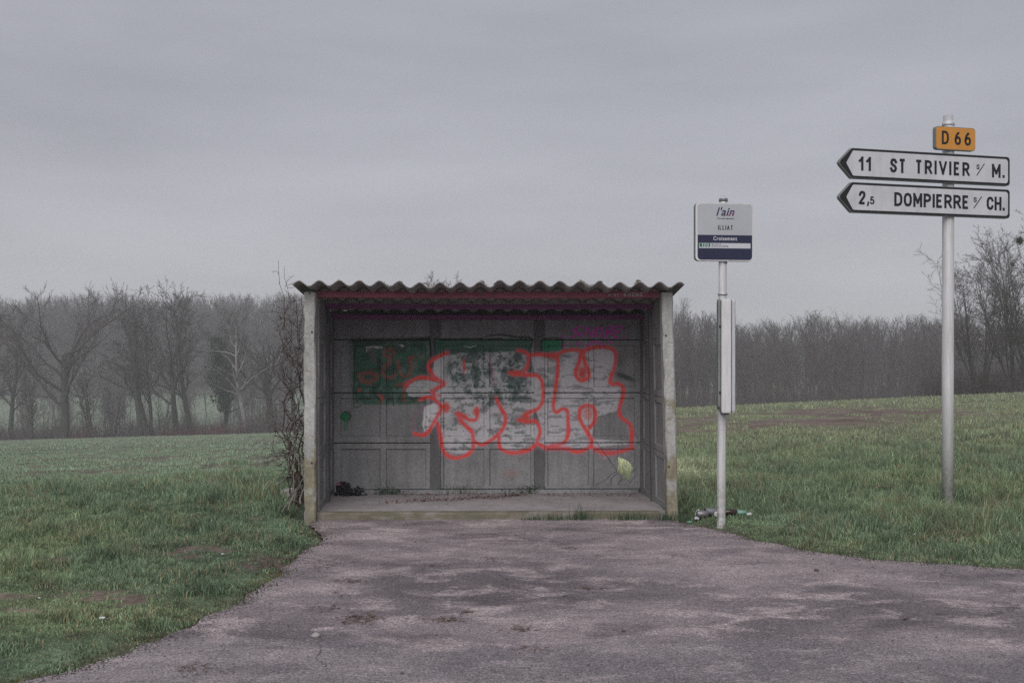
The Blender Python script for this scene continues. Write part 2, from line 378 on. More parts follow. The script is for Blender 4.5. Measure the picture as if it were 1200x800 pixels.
gx = np.concatenate([-np.geomspace(700, 6.3, 62), np.arange(-6.1, 7.0, .06), np.geomspace(7.1, 700, 60)])
gy = np.concatenate([np.linspace(-60, 3.6, 18), np.arange(4, 14, .06), np.geomspace(14.06, 900, 130)])
GX, GY = np.meshgrid(gx, gy)
GZ, GSD = T(GX.ravel(), GY.ravel(), True); GX = GX.ravel(); GY = GY.ravel()
mud1 = ground_at(905, 491); mud2 = ground_at(830, 500); mud3 = ground_at(1010, 482)
def dirt_mask(x, y):
    """bare soil, 0..1"""
    d = np.zeros(x.shape)
    for (cx, cy, _), (rx, ry), k in ((mud1, (3.6, 9.0), 1.65), (mud2, (3.2, 4.5), 1.6), (mud3, (5.0, 12.0), 1.15)):
        d = np.maximum(d, k*np.exp(-((x-cx)/rx)**2-((y-cy)/ry)**2))
    d = d*sst(fbm(x*1.5, y*.55, 41, 5)*.8+fbm(x*.5, y*.2, 42, 3)*.4, .43, .62)
    for px, py, rx, ry, k in ((128, 697, .24, .15, 1.7), (160, 706, .16, .10, 1.5), (225, 648, .40, .15, 1.2), (330, 662, .30, .25, 1.4), (60, 655, .2, .1, 1.0), (160, 640, .35, .12, .5), (200, 655, .25, .10, .8), (30, 715, .2, .08, .8), (345, 655, .35, .25, .9), (10, 700, .2, .1, .6), (60, 580, .3, .1, .6)):
        cx, cy = (px-600)/FPX*(1980/(py-410)), 1980/(py-410)
        d = np.maximum(d, k*np.exp(-((x-cx)/rx)**2-((y-cy)/ry)**2)*(-.1+1.9*sst(fbm(x*9, y*9, 43, 4), .25, .7)))
    d = np.maximum(d, .55*sst(fbm(x*2.2, y*2.2, 47, 5), .60, .75)*sst(y, 4, 7))
    fld = sst(-x, 1.5, 3.0)*sst(y, 13.5, 19)
    d = np.maximum(d, fld*(.0+.80*sst(fbm(x*2.5, y*.9, 51, 5), .40, .66)))
    return np.clip(d, 0, 1)
def green_at(x, y):
    f = fbm(x*.8, y*.8, 61)[:, None]; g = fbm(x*3.1, y*3.1, 63)[:, None]
    a = np.array([.132,.198,.136]); b = np.array([.225,.280,.155]);     col = a*(1-f)+b*f
    left = (sst(-x, 0, 2)*sst(y, 11, 20))[:, None]
    col = col*(1-left)+np.array([.235,.315,.220])*left
    right = (sst(x, 0, 2)*sst(y, 12, 25))[:, None]
    col = col*(1-right)+np.array([.235,.275,.170])*right
    pale = (np.exp(-((x-1.58)/.9)**2-((y-15.3)/2.3)**2)*.97)[:, None]  # light painted into the grass seen through the wall hole, offsetting the shelter's shade
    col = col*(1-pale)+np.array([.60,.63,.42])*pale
    h = fbm(x*11, y*11, 65, 3)[:, None]
    return col*(.12+.75*g+.95*h)
soil = np.array([.155,.118,.105])
GD = dirt_mask(GX, GY)
soilc = soil*(.7+.6*fbm(GX*4, GY*4, 71))[:, None]
# pale dried mud in the rut on the right
pale = np.exp(-((GX-mud1[0])/2.6)**2-((GY-mud1[1]-1.5)/3.0)**2)[:, None]*(fbm(GX*1.3, GY*1.0, 73)[:, None])
soilc = soilc*(1-pale)+np.array([.17,.155,.16])*pale
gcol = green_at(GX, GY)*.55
farw = sst(GY, 122, 150)[:, None]
gcol = gcol*(1-farw)+np.array([.17,.215,.165])*farw
GD = GD*(1-farw[:, 0])
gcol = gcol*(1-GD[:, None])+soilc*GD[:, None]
em = (np.exp(-(np.clip(GSD, 0, 9)/.10)**2)*(.4+fbm(GX*8, GY*8, 77)))[:, None]; em = np.clip(em, 0, 1)
gcol = gcol*(1-em)+np.array([.085,.065,.055])*em
nx, ny = len(gx), len(gy)
ii = (np.arange(ny-1)[:, None]*nx+np.arange(nx-1)[None, :]).ravel()
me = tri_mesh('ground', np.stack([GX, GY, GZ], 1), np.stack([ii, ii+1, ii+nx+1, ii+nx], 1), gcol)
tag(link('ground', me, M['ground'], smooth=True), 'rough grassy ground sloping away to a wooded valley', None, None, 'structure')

bm = bmesh.new()
f = bm.faces.new([bm.verts.new((p[0], p[1], 0)) for p in APRON]); bmesh.ops.triangulate(bm, faces=[f])
bmesh.ops.recalc_face_normals(bm, faces=bm.faces)
if sum(f.normal.z for f in bm.faces) < 0: bmesh.ops.reverse_faces(bm, faces=bm.faces)
me = bpy.data.meshes.new('road'); bm.to_mesh(me); bm.free()
tag(link('road', me, M['asphalt']), 'worn pale asphalt apron in front of the bus shelter', None, None, 'structure')

# ------------------------------------------------------------------ grass blades
def blades(name, x, y, hgt, wid, col, label, seg=True, lean=.45):
    n = len(x); z, sd_ = T(x, y, True); z = np.where(sd_ < .0, .006, z)
    hgt = hgt*(1-.68*np.exp(-((x-4.18)/.35)**4-((y-10.45)/.45)**4))*(1-.66*np.exp(-((x-1.75)/.85)**4-((y-9.72)/.42)**4))  # trodden round the posts
    ang = rng.uniform(0, 2*pi, n); la = rng.uniform(0, 2*pi, n); lm = rng.uniform(.1, lean*2, n)*hgt
    dx, dy = np.cos(ang)*wid/2, np.sin(ang)*wid/2; lx, ly = np.cos(la)*lm, np.sin(la)*lm
    b0 = np.stack([x-dx, y-dy, z-.01], 1); b1 = np.stack([x+dx, y+dy, z-.01], 1)
    tip = np.stack([x+lx, y+ly, z+hgt*np.sqrt(np.clip(1-(lm/hgt)**2*.4, .2, 1))], 1)
    if seg:
        m0 = np.stack([x-dx*.8+lx*.32, y-dy*.8+ly*.32, z+hgt*.58], 1); m1 = np.stack([x+dx*.8+lx*.32, y+dy*.8+ly*.32, z+hgt*.58], 1)
        V = np.stack([b0, b1, m0, m1, tip], 1).reshape(-1, 3); k = 5
        base = np.arange(n)[:, None]*5
        F = np.concatenate([base+np.array([[0,1,3]]), base+np.array([[0,3,2]]), base+np.array([[2,3,4]])])
    else:
        V = np.stack([b0, b1, tip], 1).reshape(-1, 3); k = 3
        F = np.arange(n*3).reshape(-1, 3)
    me = tri_mesh(name, V, F, np.repeat(col, k, 0))
    o = link(name, me, M['blade']); tag(o, label, None, None, 'stuff'); return o
def scatter(n, y0, y1, dens, p=1.0):
    y = y0+(y1-y0)*rng.random(n)**p
    x = rng.uniform(-.62, .62, n)*y
    keep = rng.random(n) < dens(x, y)
    return x[keep], y[keep]
def blade_col(x, y, straw=.10):
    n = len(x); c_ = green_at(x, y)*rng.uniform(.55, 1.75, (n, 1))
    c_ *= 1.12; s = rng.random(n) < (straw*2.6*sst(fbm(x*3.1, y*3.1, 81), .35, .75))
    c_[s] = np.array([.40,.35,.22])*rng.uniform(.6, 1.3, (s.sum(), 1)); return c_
SH = np.array([(-2.03,9.98),(1.62,9.98),(1.56,11.75),(-2.1,11.75)])
def allow(x, y, edge=.02):
    _, sd = T(x, y, True)
    return (sd > edge) & ~inside(SH, x, y)
def near_d(x, y):
    return np.where(allow(x, y), 1.0, 0.0)*np.clip(1.12-1.5*dirt_mask(x, y), .02, 1)
# close turf
x, y = scatter(480000, 4.6, 11.0, near_d)
tall = fbm(x*1.6, y*1.6, 91, 3)
_, sd = T(x, y, True)
hg = (.012+.050*sst(tall, .38, .8)+.05*sst(fbm(x*6, y*6, 95, 3), .5, .8))*rng.uniform(.5, 1.7, len(x))*(.45+.55*sst(sd, .05, .6))
hg = np.where(x > 0, hg*1.4, hg)*(.55+.45*sst(y, 6, 9.5))
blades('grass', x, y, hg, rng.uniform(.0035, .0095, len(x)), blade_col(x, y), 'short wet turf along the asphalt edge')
# mid distance
x, y = scatter(225000, 11.0, 19.0, near_d)
tall = fbm(x*1.1, y*1.1, 93, 3)
hg = (.02+.065*sst(tall, .35, .8)+.07*sst(fbm(x*4, y*4, 96, 3), .5, .8))*rng.uniform(.6, 1.5, len(x))
fieldl = (x < -1.5) & (y > 14)
hg = np.where(fieldl, hg*.55, hg)
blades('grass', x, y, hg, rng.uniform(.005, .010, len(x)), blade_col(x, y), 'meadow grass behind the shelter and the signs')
x, y = scatter(230000, 19.0, 45.0, lambda x, y: np.clip(1.15-1.6*dirt_mask(x, y), .0, 1), .8)
hg = rng.uniform(.05, .13, len(x))*np.where(x < -1, .5, .8)
blades('grass', x, y, hg, rng.uniform(.012, .028, len(x)), blade_col(x, y, .12), 'thin crop and pasture grass on the near part of the far field', seg=False)
x, y = scatter(150000, 44.0, 119.0, lambda x, y: np.clip(1.1-1.3*dirt_mask(x, y), .0, 1)*(y < crest(x/y)[0]), .8)
hg = rng.uniform(.06, .15, len(x))*np.where(x < -1, .6, .9)
blades('grass', x, y, hg, rng.uniform(.03, .07, len(x)), blade_col(x, y, .12), 'thin crop and pasture grass at the far end of the field', seg=False)
# tussocks
def tussock(cx, cy, r, n, h, straw=.1):
    a = rng.uniform(0, 2*pi, n); rr = r*np.sqrt(rng.random(n))
    return cx+rr*np.cos(a), cy+rr*np.sin(a), h*rng.uniform(.5, 1.15, n)*(1-.5*rr/r)
TX, TY, TH = [], [], []
for px, py, r, n, h in ((140, 572, .22, 260, .13), (45, 600, .15, 120, .10), (185, 615, .2, 200, .14), (130, 635, .22, 160, .08), (50, 665, .18, 130, .08), (95, 725, .14, 160, .10), (240, 620, .2, 220, .15), (255, 585, .3, 420, .17), (285, 560, .35, 600, .2),
                        (310, 570, .3, 500, .2), (275, 545, .35, 500, .2), (330, 600, .2, 260, .16), (235, 575, .25, 300, .15), (200, 560, .25, 220, .13), (345, 620, .15, 180, .12), (230, 695, .16, 220, .12), (210, 680, .14, 150, .10), (255, 690, .12, 140, .10), (20, 760, .13, 160, .07),
                        (1110, 588, .10, 60, .07), (1060, 600, .2, 240, .14), (1100, 640, .2, 260, .12), (980, 600, .22, 260, .14), (935, 588, .2, 220, .15), (1180, 610, .25, 280, .14), (1010, 620, .2, 220, .12), (1150, 580, .3, 300, .15), (875, 590, .2, 180, .12),
                        (1045, 635, .2, 220, .11), (900, 605, .2, 200, .10), (1170, 645, .15, 200, .12), (810, 596, .12, 120, .10), (1000, 560, .3, 260, .16), (1080, 540, .35, 260, .16), (960, 545, .3, 260, .15), (870, 545, .3, 220, .13), (1150, 530, .4, 260, .16), (1020, 585, .2, 200, .17), (965, 575, .2, 220, .18)):
    gxx, gyy, _ = ground_at(px, py)
    a, b, c_ = tussock(gxx, gyy, r, n, h); TX.append(a); TY.append(b); TH.append(c_)
for i in range(150):
    yy = rng.uniform(8, 17); xx = rng.uniform(-.6, .6)*yy
    a, b, c_ = tussock(xx, yy, rng.uniform(.06, .2), rng.integers(40, 140), rng.uniform(.06, .16)); TX.append(a); TY.append(b); TH.append(c_)
x = np.concatenate(TX); y = np.concatenate(TY); hg = np.concatenate(TH)
k = allow(x, y, .08); x, y, hg = x[k], y[k], hg[k]
blades('grass', x, y, hg, rng.uniform(.005, .010, len(x)), blade_col(x, y, .16)*.95, 'longer grass tussocks standing in the turf', lean=.55)
# moss and clover pads at the edge
x, y = scatter(90000, 4.8, 10.6, lambda x, y: (lambda s: ((s > -.14) & (s < .16))*np.where(s < 0, .55*np.exp(s/.045), .9))(T(x, y, True)[1]))
k = ~inside(SH, x, y); x, y = x[k], y[k]
cc = np.where((fbm(x*3, y*3, 97) > .5)[:, None], np.array([[.13,.15,.035]]), np.array([[.06,.085,.035]]))*rng.uniform(.7, 1.3, (len(x), 1))
zz = T(x, y)
k = (fbm(x*2.3, y*2.3, 99) > .45); x, y, cc = x[k], y[k], cc[k]
blades('moss', x, y, rng.uniform(.012, .028, len(x)), rng.uniform(.006, .014, len(x)), cc, 'yellow green moss creeping over the asphalt edge', seg=False)

# ------------------------------------------------------------------ bus shelter
YF = 10.1
SHX = -.17
shelter = empty('bus_shelter', (SHX, YF, 0), radians(1.0), 'open fronted grey concrete bus shelter with corrugated roof and red graffiti', 'bus shelter')
def lx(px, ly): return (px-600)*(YF+ly)/FPX - SHX + .0175*ly
def lz(py, ly): return H-(py-410)*(YF+ly)/FPX
BW = 1.35
ZF = .062
def zroof(ly): return 2.088-.108*(ly+.25)

# paint on the back wall, computed here stroke by stroke
IX0, IX1, IY0, IY1 = 388.0, 756.0, 370.0, 582.0; PS = 3
IW, IH = int((IX1-IX0)*PS), int((IY1-IY0)*PS)
pa = np.zeros((IH, IW, 3)); al = np.zeros((IH, IW))
gyi, gxi = np.mgrid[0:IH, 0:IW]
K8 = 3.243
cx8 = ((gxi+.5)/PS+IX0-390)*K8; cy8 = ((gyi+.5)/PS+IY0-370)*K8
n_a = fbm(cx8/26, cy8/26, 101, 5); n_b = fbm(cx8/7, cy8/7, 103, 4); n_c = fbm(cx8/44, cy8/12, 105, 5)
def lay(mask, col, a=1.0):
    global pa, al
    mk = np.clip(mask, 0, 1)*a
    pa = pa*(1-mk[..., None])+np.array(col)*mk[..., None]
    al = 1-(1-al)*(1-mk)
def spline(P, n=8):
    P = [np.array(p, float) for p in P]
    if len(P) < 3: return P
    Q = [2*P[0]-P[1]]+P+[2*P[-1]-P[-2]]; out = []
    for i in range(1, len(Q)-2):
        for k in range(n):
            t = k/n; a, b, c_, d = Q[i-1:i+3]
            out.append(.5*((2*b)+(-a+c_)*t+(2*a-5*b+4*c_-d)*t*t+(-a+3*b-3*c_+d)*t**3))
    out.append(P[-1]); return out
def stroke_d(P, w):
    D = np.full((IH, IW), 1e3)
    for a, b in zip(P[:-1], P[1:]):
        X0 = min(a[0], b[0])-w; X1 = max(a[0], b[0])+w; Y0 = min(a[1], b[1])-w; Y1 = max(a[1], b[1])+w
        i0 = int(max(0, (X0/K8+390-IX0)*PS)); i1 = int(min(IW, (X1/K8+390-IX0)*PS+2)); j0 = int(max(0, (Y0/K8+370-IY0)*PS)); j1 = int(min(IH, (Y1/K8+370-IY0)*PS+2))
        if i1 <= i0 or j1 <= j0: continue
        xx = cx8[j0:j1, i0:i1]; yy = cy8[j0:j1, i0:i1]; e = b-a; l2 = e@e+1e-9
        t = np.clip(((xx-a[0])*e[0]+(yy-a[1])*e[1])/l2, 0, 1)
        D[j0:j1, i0:i1] = np.minimum(D[j0:j1, i0:i1], np.hypot(xx-a[0]-t*e[0], yy-a[1]-t*e[1]))
    return D
def spray(P, w=6.9, soft=3.5, col=(.70,.075,.06), a=.97, halo=.3, curved=True):
    soft *= 1.15
    Pp = spline(P) if curved else [np.array(p, float) for p in P]
    D = stroke_d(Pp, w+18)+(fbm(cx8/30, cy8/30, 141, 3)-.5)*w*.7+(n_b-.5)*w*.25
    if halo: lay(np.exp(-np.clip(D-w, 0, 99)/6)*(D < w+18), (.45,.22,.32), halo)
    lay((1-sst(D, w-soft, w+soft))*np.clip(.66+.55*n_b+.25*(n_a-.5), 0, 1), col, a)
def poly(P, soft=6, nse=10):
    X = cx8+(n_a-.5)*nse; Y = cy8+(n_b-.5)*nse
    Pn = np.array(P, float); m_ = inside(Pn, X, Y).astype(float)
    k = max(1, int(soft*PS/K8))
    ker = np.ones(k)/k
    m_ = np.apply_along_axis(lambda r: np.convolve(r, ker, 'same'), 1, m_)
    m_ = np.apply_along_axis(lambda r: np.convolve(r, ker, 'same'), 0, m_)
    return m_
GREEN = (.026,.115,.072); SILVER = (.54,.53,.55); BLACK = (.012,.014,.014)
# green ground coats
lay(poly([(78,92),(372,84),(372,270),(352,335),(80,338)], 8)*np.clip(.10+1.15*n_a+.35*n_b, 0, .95), GREEN, .95)
lay(poly([(78,92),(372,84),(372,270),(352,335),(80,338)], 20)*sst(n_c*.5+n_a*.5, .48, .62), (.05,.055,.052), .55)
lay(poly([(60,80),(130,80),(130,300),(60,300)], 26)*.35, GREEN)
lay(poly([(386,88),(752,84),(756,300),(386,290)], 7)*(.65+.5*n_a), GREEN, .9)
lay(poly([(795,92),(866,92),(872,132),(795,138)], 3, 4), (.02,.20,.105), .95)
lay(poly([(70,86),(372,78),(372,98),(200,100),(70,100)], 4, 6), (.06,.06,.06), .6)
# silver fills
sil1 = poly([(384,168),(420,150),(470,140),(700,135),(742,150),(738,212),(790,230),(797,320),(770,355),(752,385),(782,420),(780,470),(760,505),(650,512),(625,470),(560,488),(522,520),(430,528),(408,440),(404,395),(372,435),(345,440),(350,380),(404,345),(378,300),(420,262),(380,235)], 7, 6)
sil2 = poly([(752,150),(850,152),(905,135),(948,135),(1030,124),(1064,132),(1072,160),(1056,250),(1098,268),(1090,340),(1080,362),(1010,380),(996,410),(985,455),(990,468),(1148,478),(1150,462),(1156,486),(980,500),(790,500),(780,470),(786,400),(770,352),(795,320)], 6, 6)
sil3 = poly([(286,262),(318,246),(360,240),(378,246),(420,262),(384,284),(370,306),(292,306),(276,285)], 5, 6)
sil4 = poly([(348,345),(384,330),(404,340),(404,372),(368,440),(350,445),(340,410)], 6, 6)
lay(sil1*(.72+.35*n_b), SILVER, .93)
lay(sil2*np.clip(.62+.35*n_c+.25*n_b, 0, 1), (.54,.525,.55), .93)
lay(sil3*(.55+.5*n_b), SILVER, .85); lay(sil4*.95, (.66,.65,.67), .9)
# worn green showing through, dark smears
g1 = poly([(430,128),(752,128),(748,330),(560,345),(520,300),(440,270)], 30, 40)
lay(g1*sst(n_a+.5*(n_b-.5), .36, .62), (.05,.10,.085), .82)
lay(g1*sst(fbm(cx8/14, cy8/14, 131, 5), .40, .75), (.03,.06,.055), .6)
lay(g1*sst(n_b, .58, .70), BLACK, .35)
lay(poly([(800,150),(880,150),(860,330),(800,320)], 18, 20)*sst(n_a, .45, .6), (.07,.16,.12), .5)
lay(sil2*sst(n_c*.7+n_b*.3, .50, .68), (.10,.12,.12), .62)
lay(sil1*sst(n_c*.4+n_b*.25+n_a*.35, .48, .62)*sst(cy8, 260, 330), (.10,.12,.115), .72)
for (ex, ey, rx, ry, rot, a) in ((1112,232,44,11,-.35,.8), (885,152,26,8,-.15,.6), (470,395,40,22,.5,.35), (705,395,30,24,0,.6), (500,140,60,16,0,.35), (1090,165,12,26,0,.4), (620,380,24,12,0,.4), (690,160,34,20,0,.45)):
    X = (cx8-ex)*cos(rot)-(cy8-ey)*sin(rot); Y = (cx8-ex)*sin(rot)+(cy8-ey)*cos(rot)
    lay(np.exp(-((X/rx)**2+(Y/ry)**2)**1.6), (.03,.04,.04), a)
# black outlines
for P_, w_ in (([(60,100),(200,92),(330,88),(372,80)], 2.5), ([(368,84),(374,140),(372,200)], 4), ([(388,88),(500,88),(560,86),(590,76),(640,72),(700,80),(752,84),(756,118)], 3.5), ([(386,88),(390,155)], 2.5), ([(80,104),(82,210),(80,338),(110,340)], 2), ([(793,132),(798,90),(866,88),(874,128)], 3.5), ([(560,92),(600,88),(640,86)], 3), ([(155,270),(160,300),(172,312)], 2), ([(130,120),(160,165),(180,205)], 3), ([(227,110),(231,240)], 1.5), ([(229,290),(231,340)], 2)):
    spray(P_, w_, 2, BLACK, .8, 0)
lay(poly([(124,118),(160,112),(192,118),(186,124),(150,124),(128,138)], 2, 2), (.5,.5,.5), .9); lay(poly([(248,112),(262,107),(276,114),(266,120)], 2, 2), (.5,.5,.5), .9)
lay(poly([(485,112),(520,118),(545,110),(548,114),(520,122)], 2, 2), (.5,.5,.5), .8)
lay(poly([(126,122),(160,118),(170,190),(150,170)], 4, 4), (.13,.13,.13), .8)
# faded scribble on the green
for P_ in ([(98,222),(139,216),(171,229),(150,247),(112,252),(104,232),(140,258)], [(193,138),(219,127),(233,140),(210,156),(196,145),(220,171),(197,193),(193,222),(219,236),(238,222)], [(248,171),(255,211),(270,231),(292,218),(299,185),(288,163),(310,156)], [(176,296),(190,318),(180,330)], [(245,262),(290,250)], [(268,262),(272,320)]):
    spray(P_, 6, 5, (.34,.07,.06), .62, 0)
for ex, ey, r in ((103,281,8), (186,308,8)): lay(1-sst(np.hypot(cx8-ex, cy8-ey), r-4, r+4), (.42,.07,.06), .7)
spray([(345,345),(312,378),(303,420),(312,448)], 4, 4, (.30,.13,.20), .55, 0)
spray([(594,150),(604,200),(616,262)], 5, 5, (.36,.13,.18), .5, 0)
# the red letters
RED = [
 [(434,140),(379,167),(364,189),(375,218),(397,240),(423,258),(397,273),(375,287)],
 [(278,268),(292,250),(328,234),(370,237),(397,242)],
 [(383,291),(388,318)], [(331,317),(361,308),(385,314),(403,332),(412,348),(404,369),(383,405),(364,438),(343,452),(310,448)],
 [(397,405),(408,445),(415,496),(430,525),(463,540),(499,533),(528,514),(534,489),(532,452),(522,432)],
 [(474,370),(488,401),(528,440)], [(474,372),(500,382),(514,394),(545,392),(548,352)],
 [(620,312),(638,350),(656,387),(645,430),(623,456),(587,481),(561,489),(540,478)],
 [(704,131),(731,138),(744,160),(740,189),(722,218),(689,224),(671,215)],
 [(722,226),(752,225),(778,228),(793,247),(799,284),(797,320),(790,338),(775,354),(745,368),(726,380)],
 [(707,396),(745,402),(771,401),(786,427),(786,452),(775,478),(790,492)],
 [(631,463),(634,496),(649,511),(674,520),(711,518),(746,509),(762,496),(775,482)],
 [(746,149),(790,147),(848,147),(874,136),(906,129),(943,131),(961,132),(983,121),(1030,118),(1063,125),(1078,149),(1074,185),(1063,222),(1056,255),(1090,260),(1106,278),(1100,320),(1091,350),(1092,372),(1104,392),(1129,409),(1138,440),(1134,490)],
 [(855,149),(855,211),(848,269),(841,321),(839,350),(850,366),(874,354),(892,363),(895,401),(895,445),(885,474),(863,489),(830,494)],
 [(786,488),(815,500),(892,506),(910,514),(936,518),(962,508),(980,492)], [(998,503),(1030,523),(1074,520),(1111,511),(1140,502)],
 [(944,140),(938,175),(925,205),(924,225),(938,243),(958,244),(974,228),(972,205),(958,175),(954,140)],
 [(985,478),(968,441),(948,410),(938,382),(944,352),(966,340),(990,348),(1000,375),(994,402),(978,424)],
 [(985,470),(983,500)]]
for P_ in RED: spray(P_, 6.9, 3.8)
for P_ in ([(812,503),(892,506)], [(1000,512),(1070,522)], [(812,150),(845,152)], [(150,0),(150,0)]): spray(P_, 9, 5, (.58,.07,.06), .6, .2, False)
for ex, ey, rx, ry, a in ((430,348,16,22,.95), (543,365,14,14,.8), (735,388,16,24,.9), (712,396,12,10,.8), (700,215,26,10,.95), (950,215,20,26,.85), (972,372,20,26,.62), (500,385,14,8,.8), (840,152,22,12,.8), (498,190,6,30,.85), (404,300,9,9,.6), (445,535,20,8,.5)):
    lay(np.exp(-(((cx8-ex)/rx)**2+((cy8-ey)/ry)**2)**2.2), (.60,.075,.06), a)
lay(np.exp(-(((cx8-950)/11)**2+((cy8-222)/15)**2)**2), (.42,.05,.045), .6)
lay(sst(n_b, .45, .6)*np.exp(-(((cx8-966)/12)**2+((cy8-378)/24)**2)**2), (.50,.35,.36), .8)
for ex, ey, r in ((1036,541,8), (1028,350,5), (848,437,5)): lay(1-sst(np.hypot(cx8-ex, cy8-ey), r-4, r+3), (.45,.27,.36), .55)
lay(np.exp(-(((cx8-675)/30)**2+((cy8-600)/16)**2)), (.33,.14,.12), .35)
# green ball with drips, left
lay(1-sst(np.hypot(cx8-50, cy8-381), 18, 23), (.03,.04,.035), .8); lay(1-sst(np.hypot(cx8-46, cy8-382), 14, 20), (.02,.17,.085), .9)
spray([(44,390),(46,435)], 3, 3, (.02,.17,.085), .8, 0); spray([(54,390),(54,425)], 3, 3, (.02,.17,.085), .7, 0)
# purple tag, top right
for P_ in ([(942,40),(912,56),(944,68),(906,80)], [(954,80),(968,42),(984,80),(996,46)], [(1012,44),(1000,62),(1012,80),(1026,66),(1020,46),(1006,48)], [(1038,84),(1048,40),(1074,46),(1046,62),(1080,84)], [(1074,82),(1082,40),(1100,40)], [(1052,62),(1096,60)], [(938,98),(930,114)], [(965,116),(985,102),(1008,99),(1026,110),(1030,120)], [(1050,94),(1062,104)]):
    spray(P_, 3.3, 2, (.62,.05,.46), .97, 0)
for ex, ey in ((875,78),(1104,48),(1106,78),(880,112),(934,106)): lay(1-sst(np.hypot(cx8-ex, cy8-ey), 3, 7), (.62,.05,.46), .95)
# cracks round the broken corner
for P_ in ([(1000,478),(1040,530),(1084,592)], [(1003,642),(1040,622),(1062,602),(1085,592)], [(1084,600),(1062,618),(1058,645)], [(1100,620),(1085,642)], [(1125,610),(1150,585)], [(1128,640),(1150,610)], [(1085,480),(1084,545)]):
    spray(P_, 1.3, 1.2, (.035,.03,.02), .8, 0)
buf = np.ones((IH, IW, 4), np.float32)
srgb = lambda v_: np.where(v_ <= .0031308, v_*12.92, 1.055*np.clip(v_, 1e-6, 1)**(1/2.4)-.055)
colr = pa/np.maximum(al[..., None], 1e-3)
buf[..., :3] = srgb(np.clip(colr, 0, 1)); buf[..., 3] = np.clip(al, 0, 1)
img = bpy.data.images.new('wall_paint', IW, IH, alpha=True)
img.alpha_mode = 'CHANNEL_PACKED'
img.pixels.foreach_set(buf[::-1].ravel()); img.update(); img.pack()

m, c = concrete('painted_concrete', .235); M['painted'] = m
uv = N(m, 'ShaderNodeUVMap'); uv.uv_map = 'paint'
ti = N(m, 'ShaderNodeTexImage'); ti.image = img; ti.extension = 'CLIP'
L(m, uv.outputs['UV'], ti.inputs['Vector'])
af = mth(m, 'MULTIPLY', ti.outputs['Alpha'], ramp(m, noise(m, objco(m), 40, 5, .7), [(.2, (.80,)*3), (.5, (1,)*3)]))
c2 = mixc(m, af, c, ti.outputs['Color'])
c2 = mixc(m, .22, c2, ramp(m, noise(m, objco(m), 70, 4, .7), [(.3, (.2,.2,.2)), (.7, (.85,.85,.85))]), 'OVERLAY')
setcol(m, c2)
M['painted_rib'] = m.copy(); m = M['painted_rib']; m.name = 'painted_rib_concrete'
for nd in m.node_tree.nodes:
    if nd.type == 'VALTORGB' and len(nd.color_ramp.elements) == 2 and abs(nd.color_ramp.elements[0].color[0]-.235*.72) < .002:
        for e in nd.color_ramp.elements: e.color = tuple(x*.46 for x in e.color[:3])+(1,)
WX0, WX1 = lx(IX0, BW), lx(IX1, BW); WZ1, WZ0 = lz(IY0, BW), lz(IY1, BW)
def paint_uv(me):
    l = me.uv_layers.new(name='paint')
    for lp in me.loops:
        p = me.vertices[lp.vertex_index].co
        l.data[lp.index].uv = ((p.x-WX0)/(WX1-WX0), (p.z-WZ0)/(WZ1-WZ0))

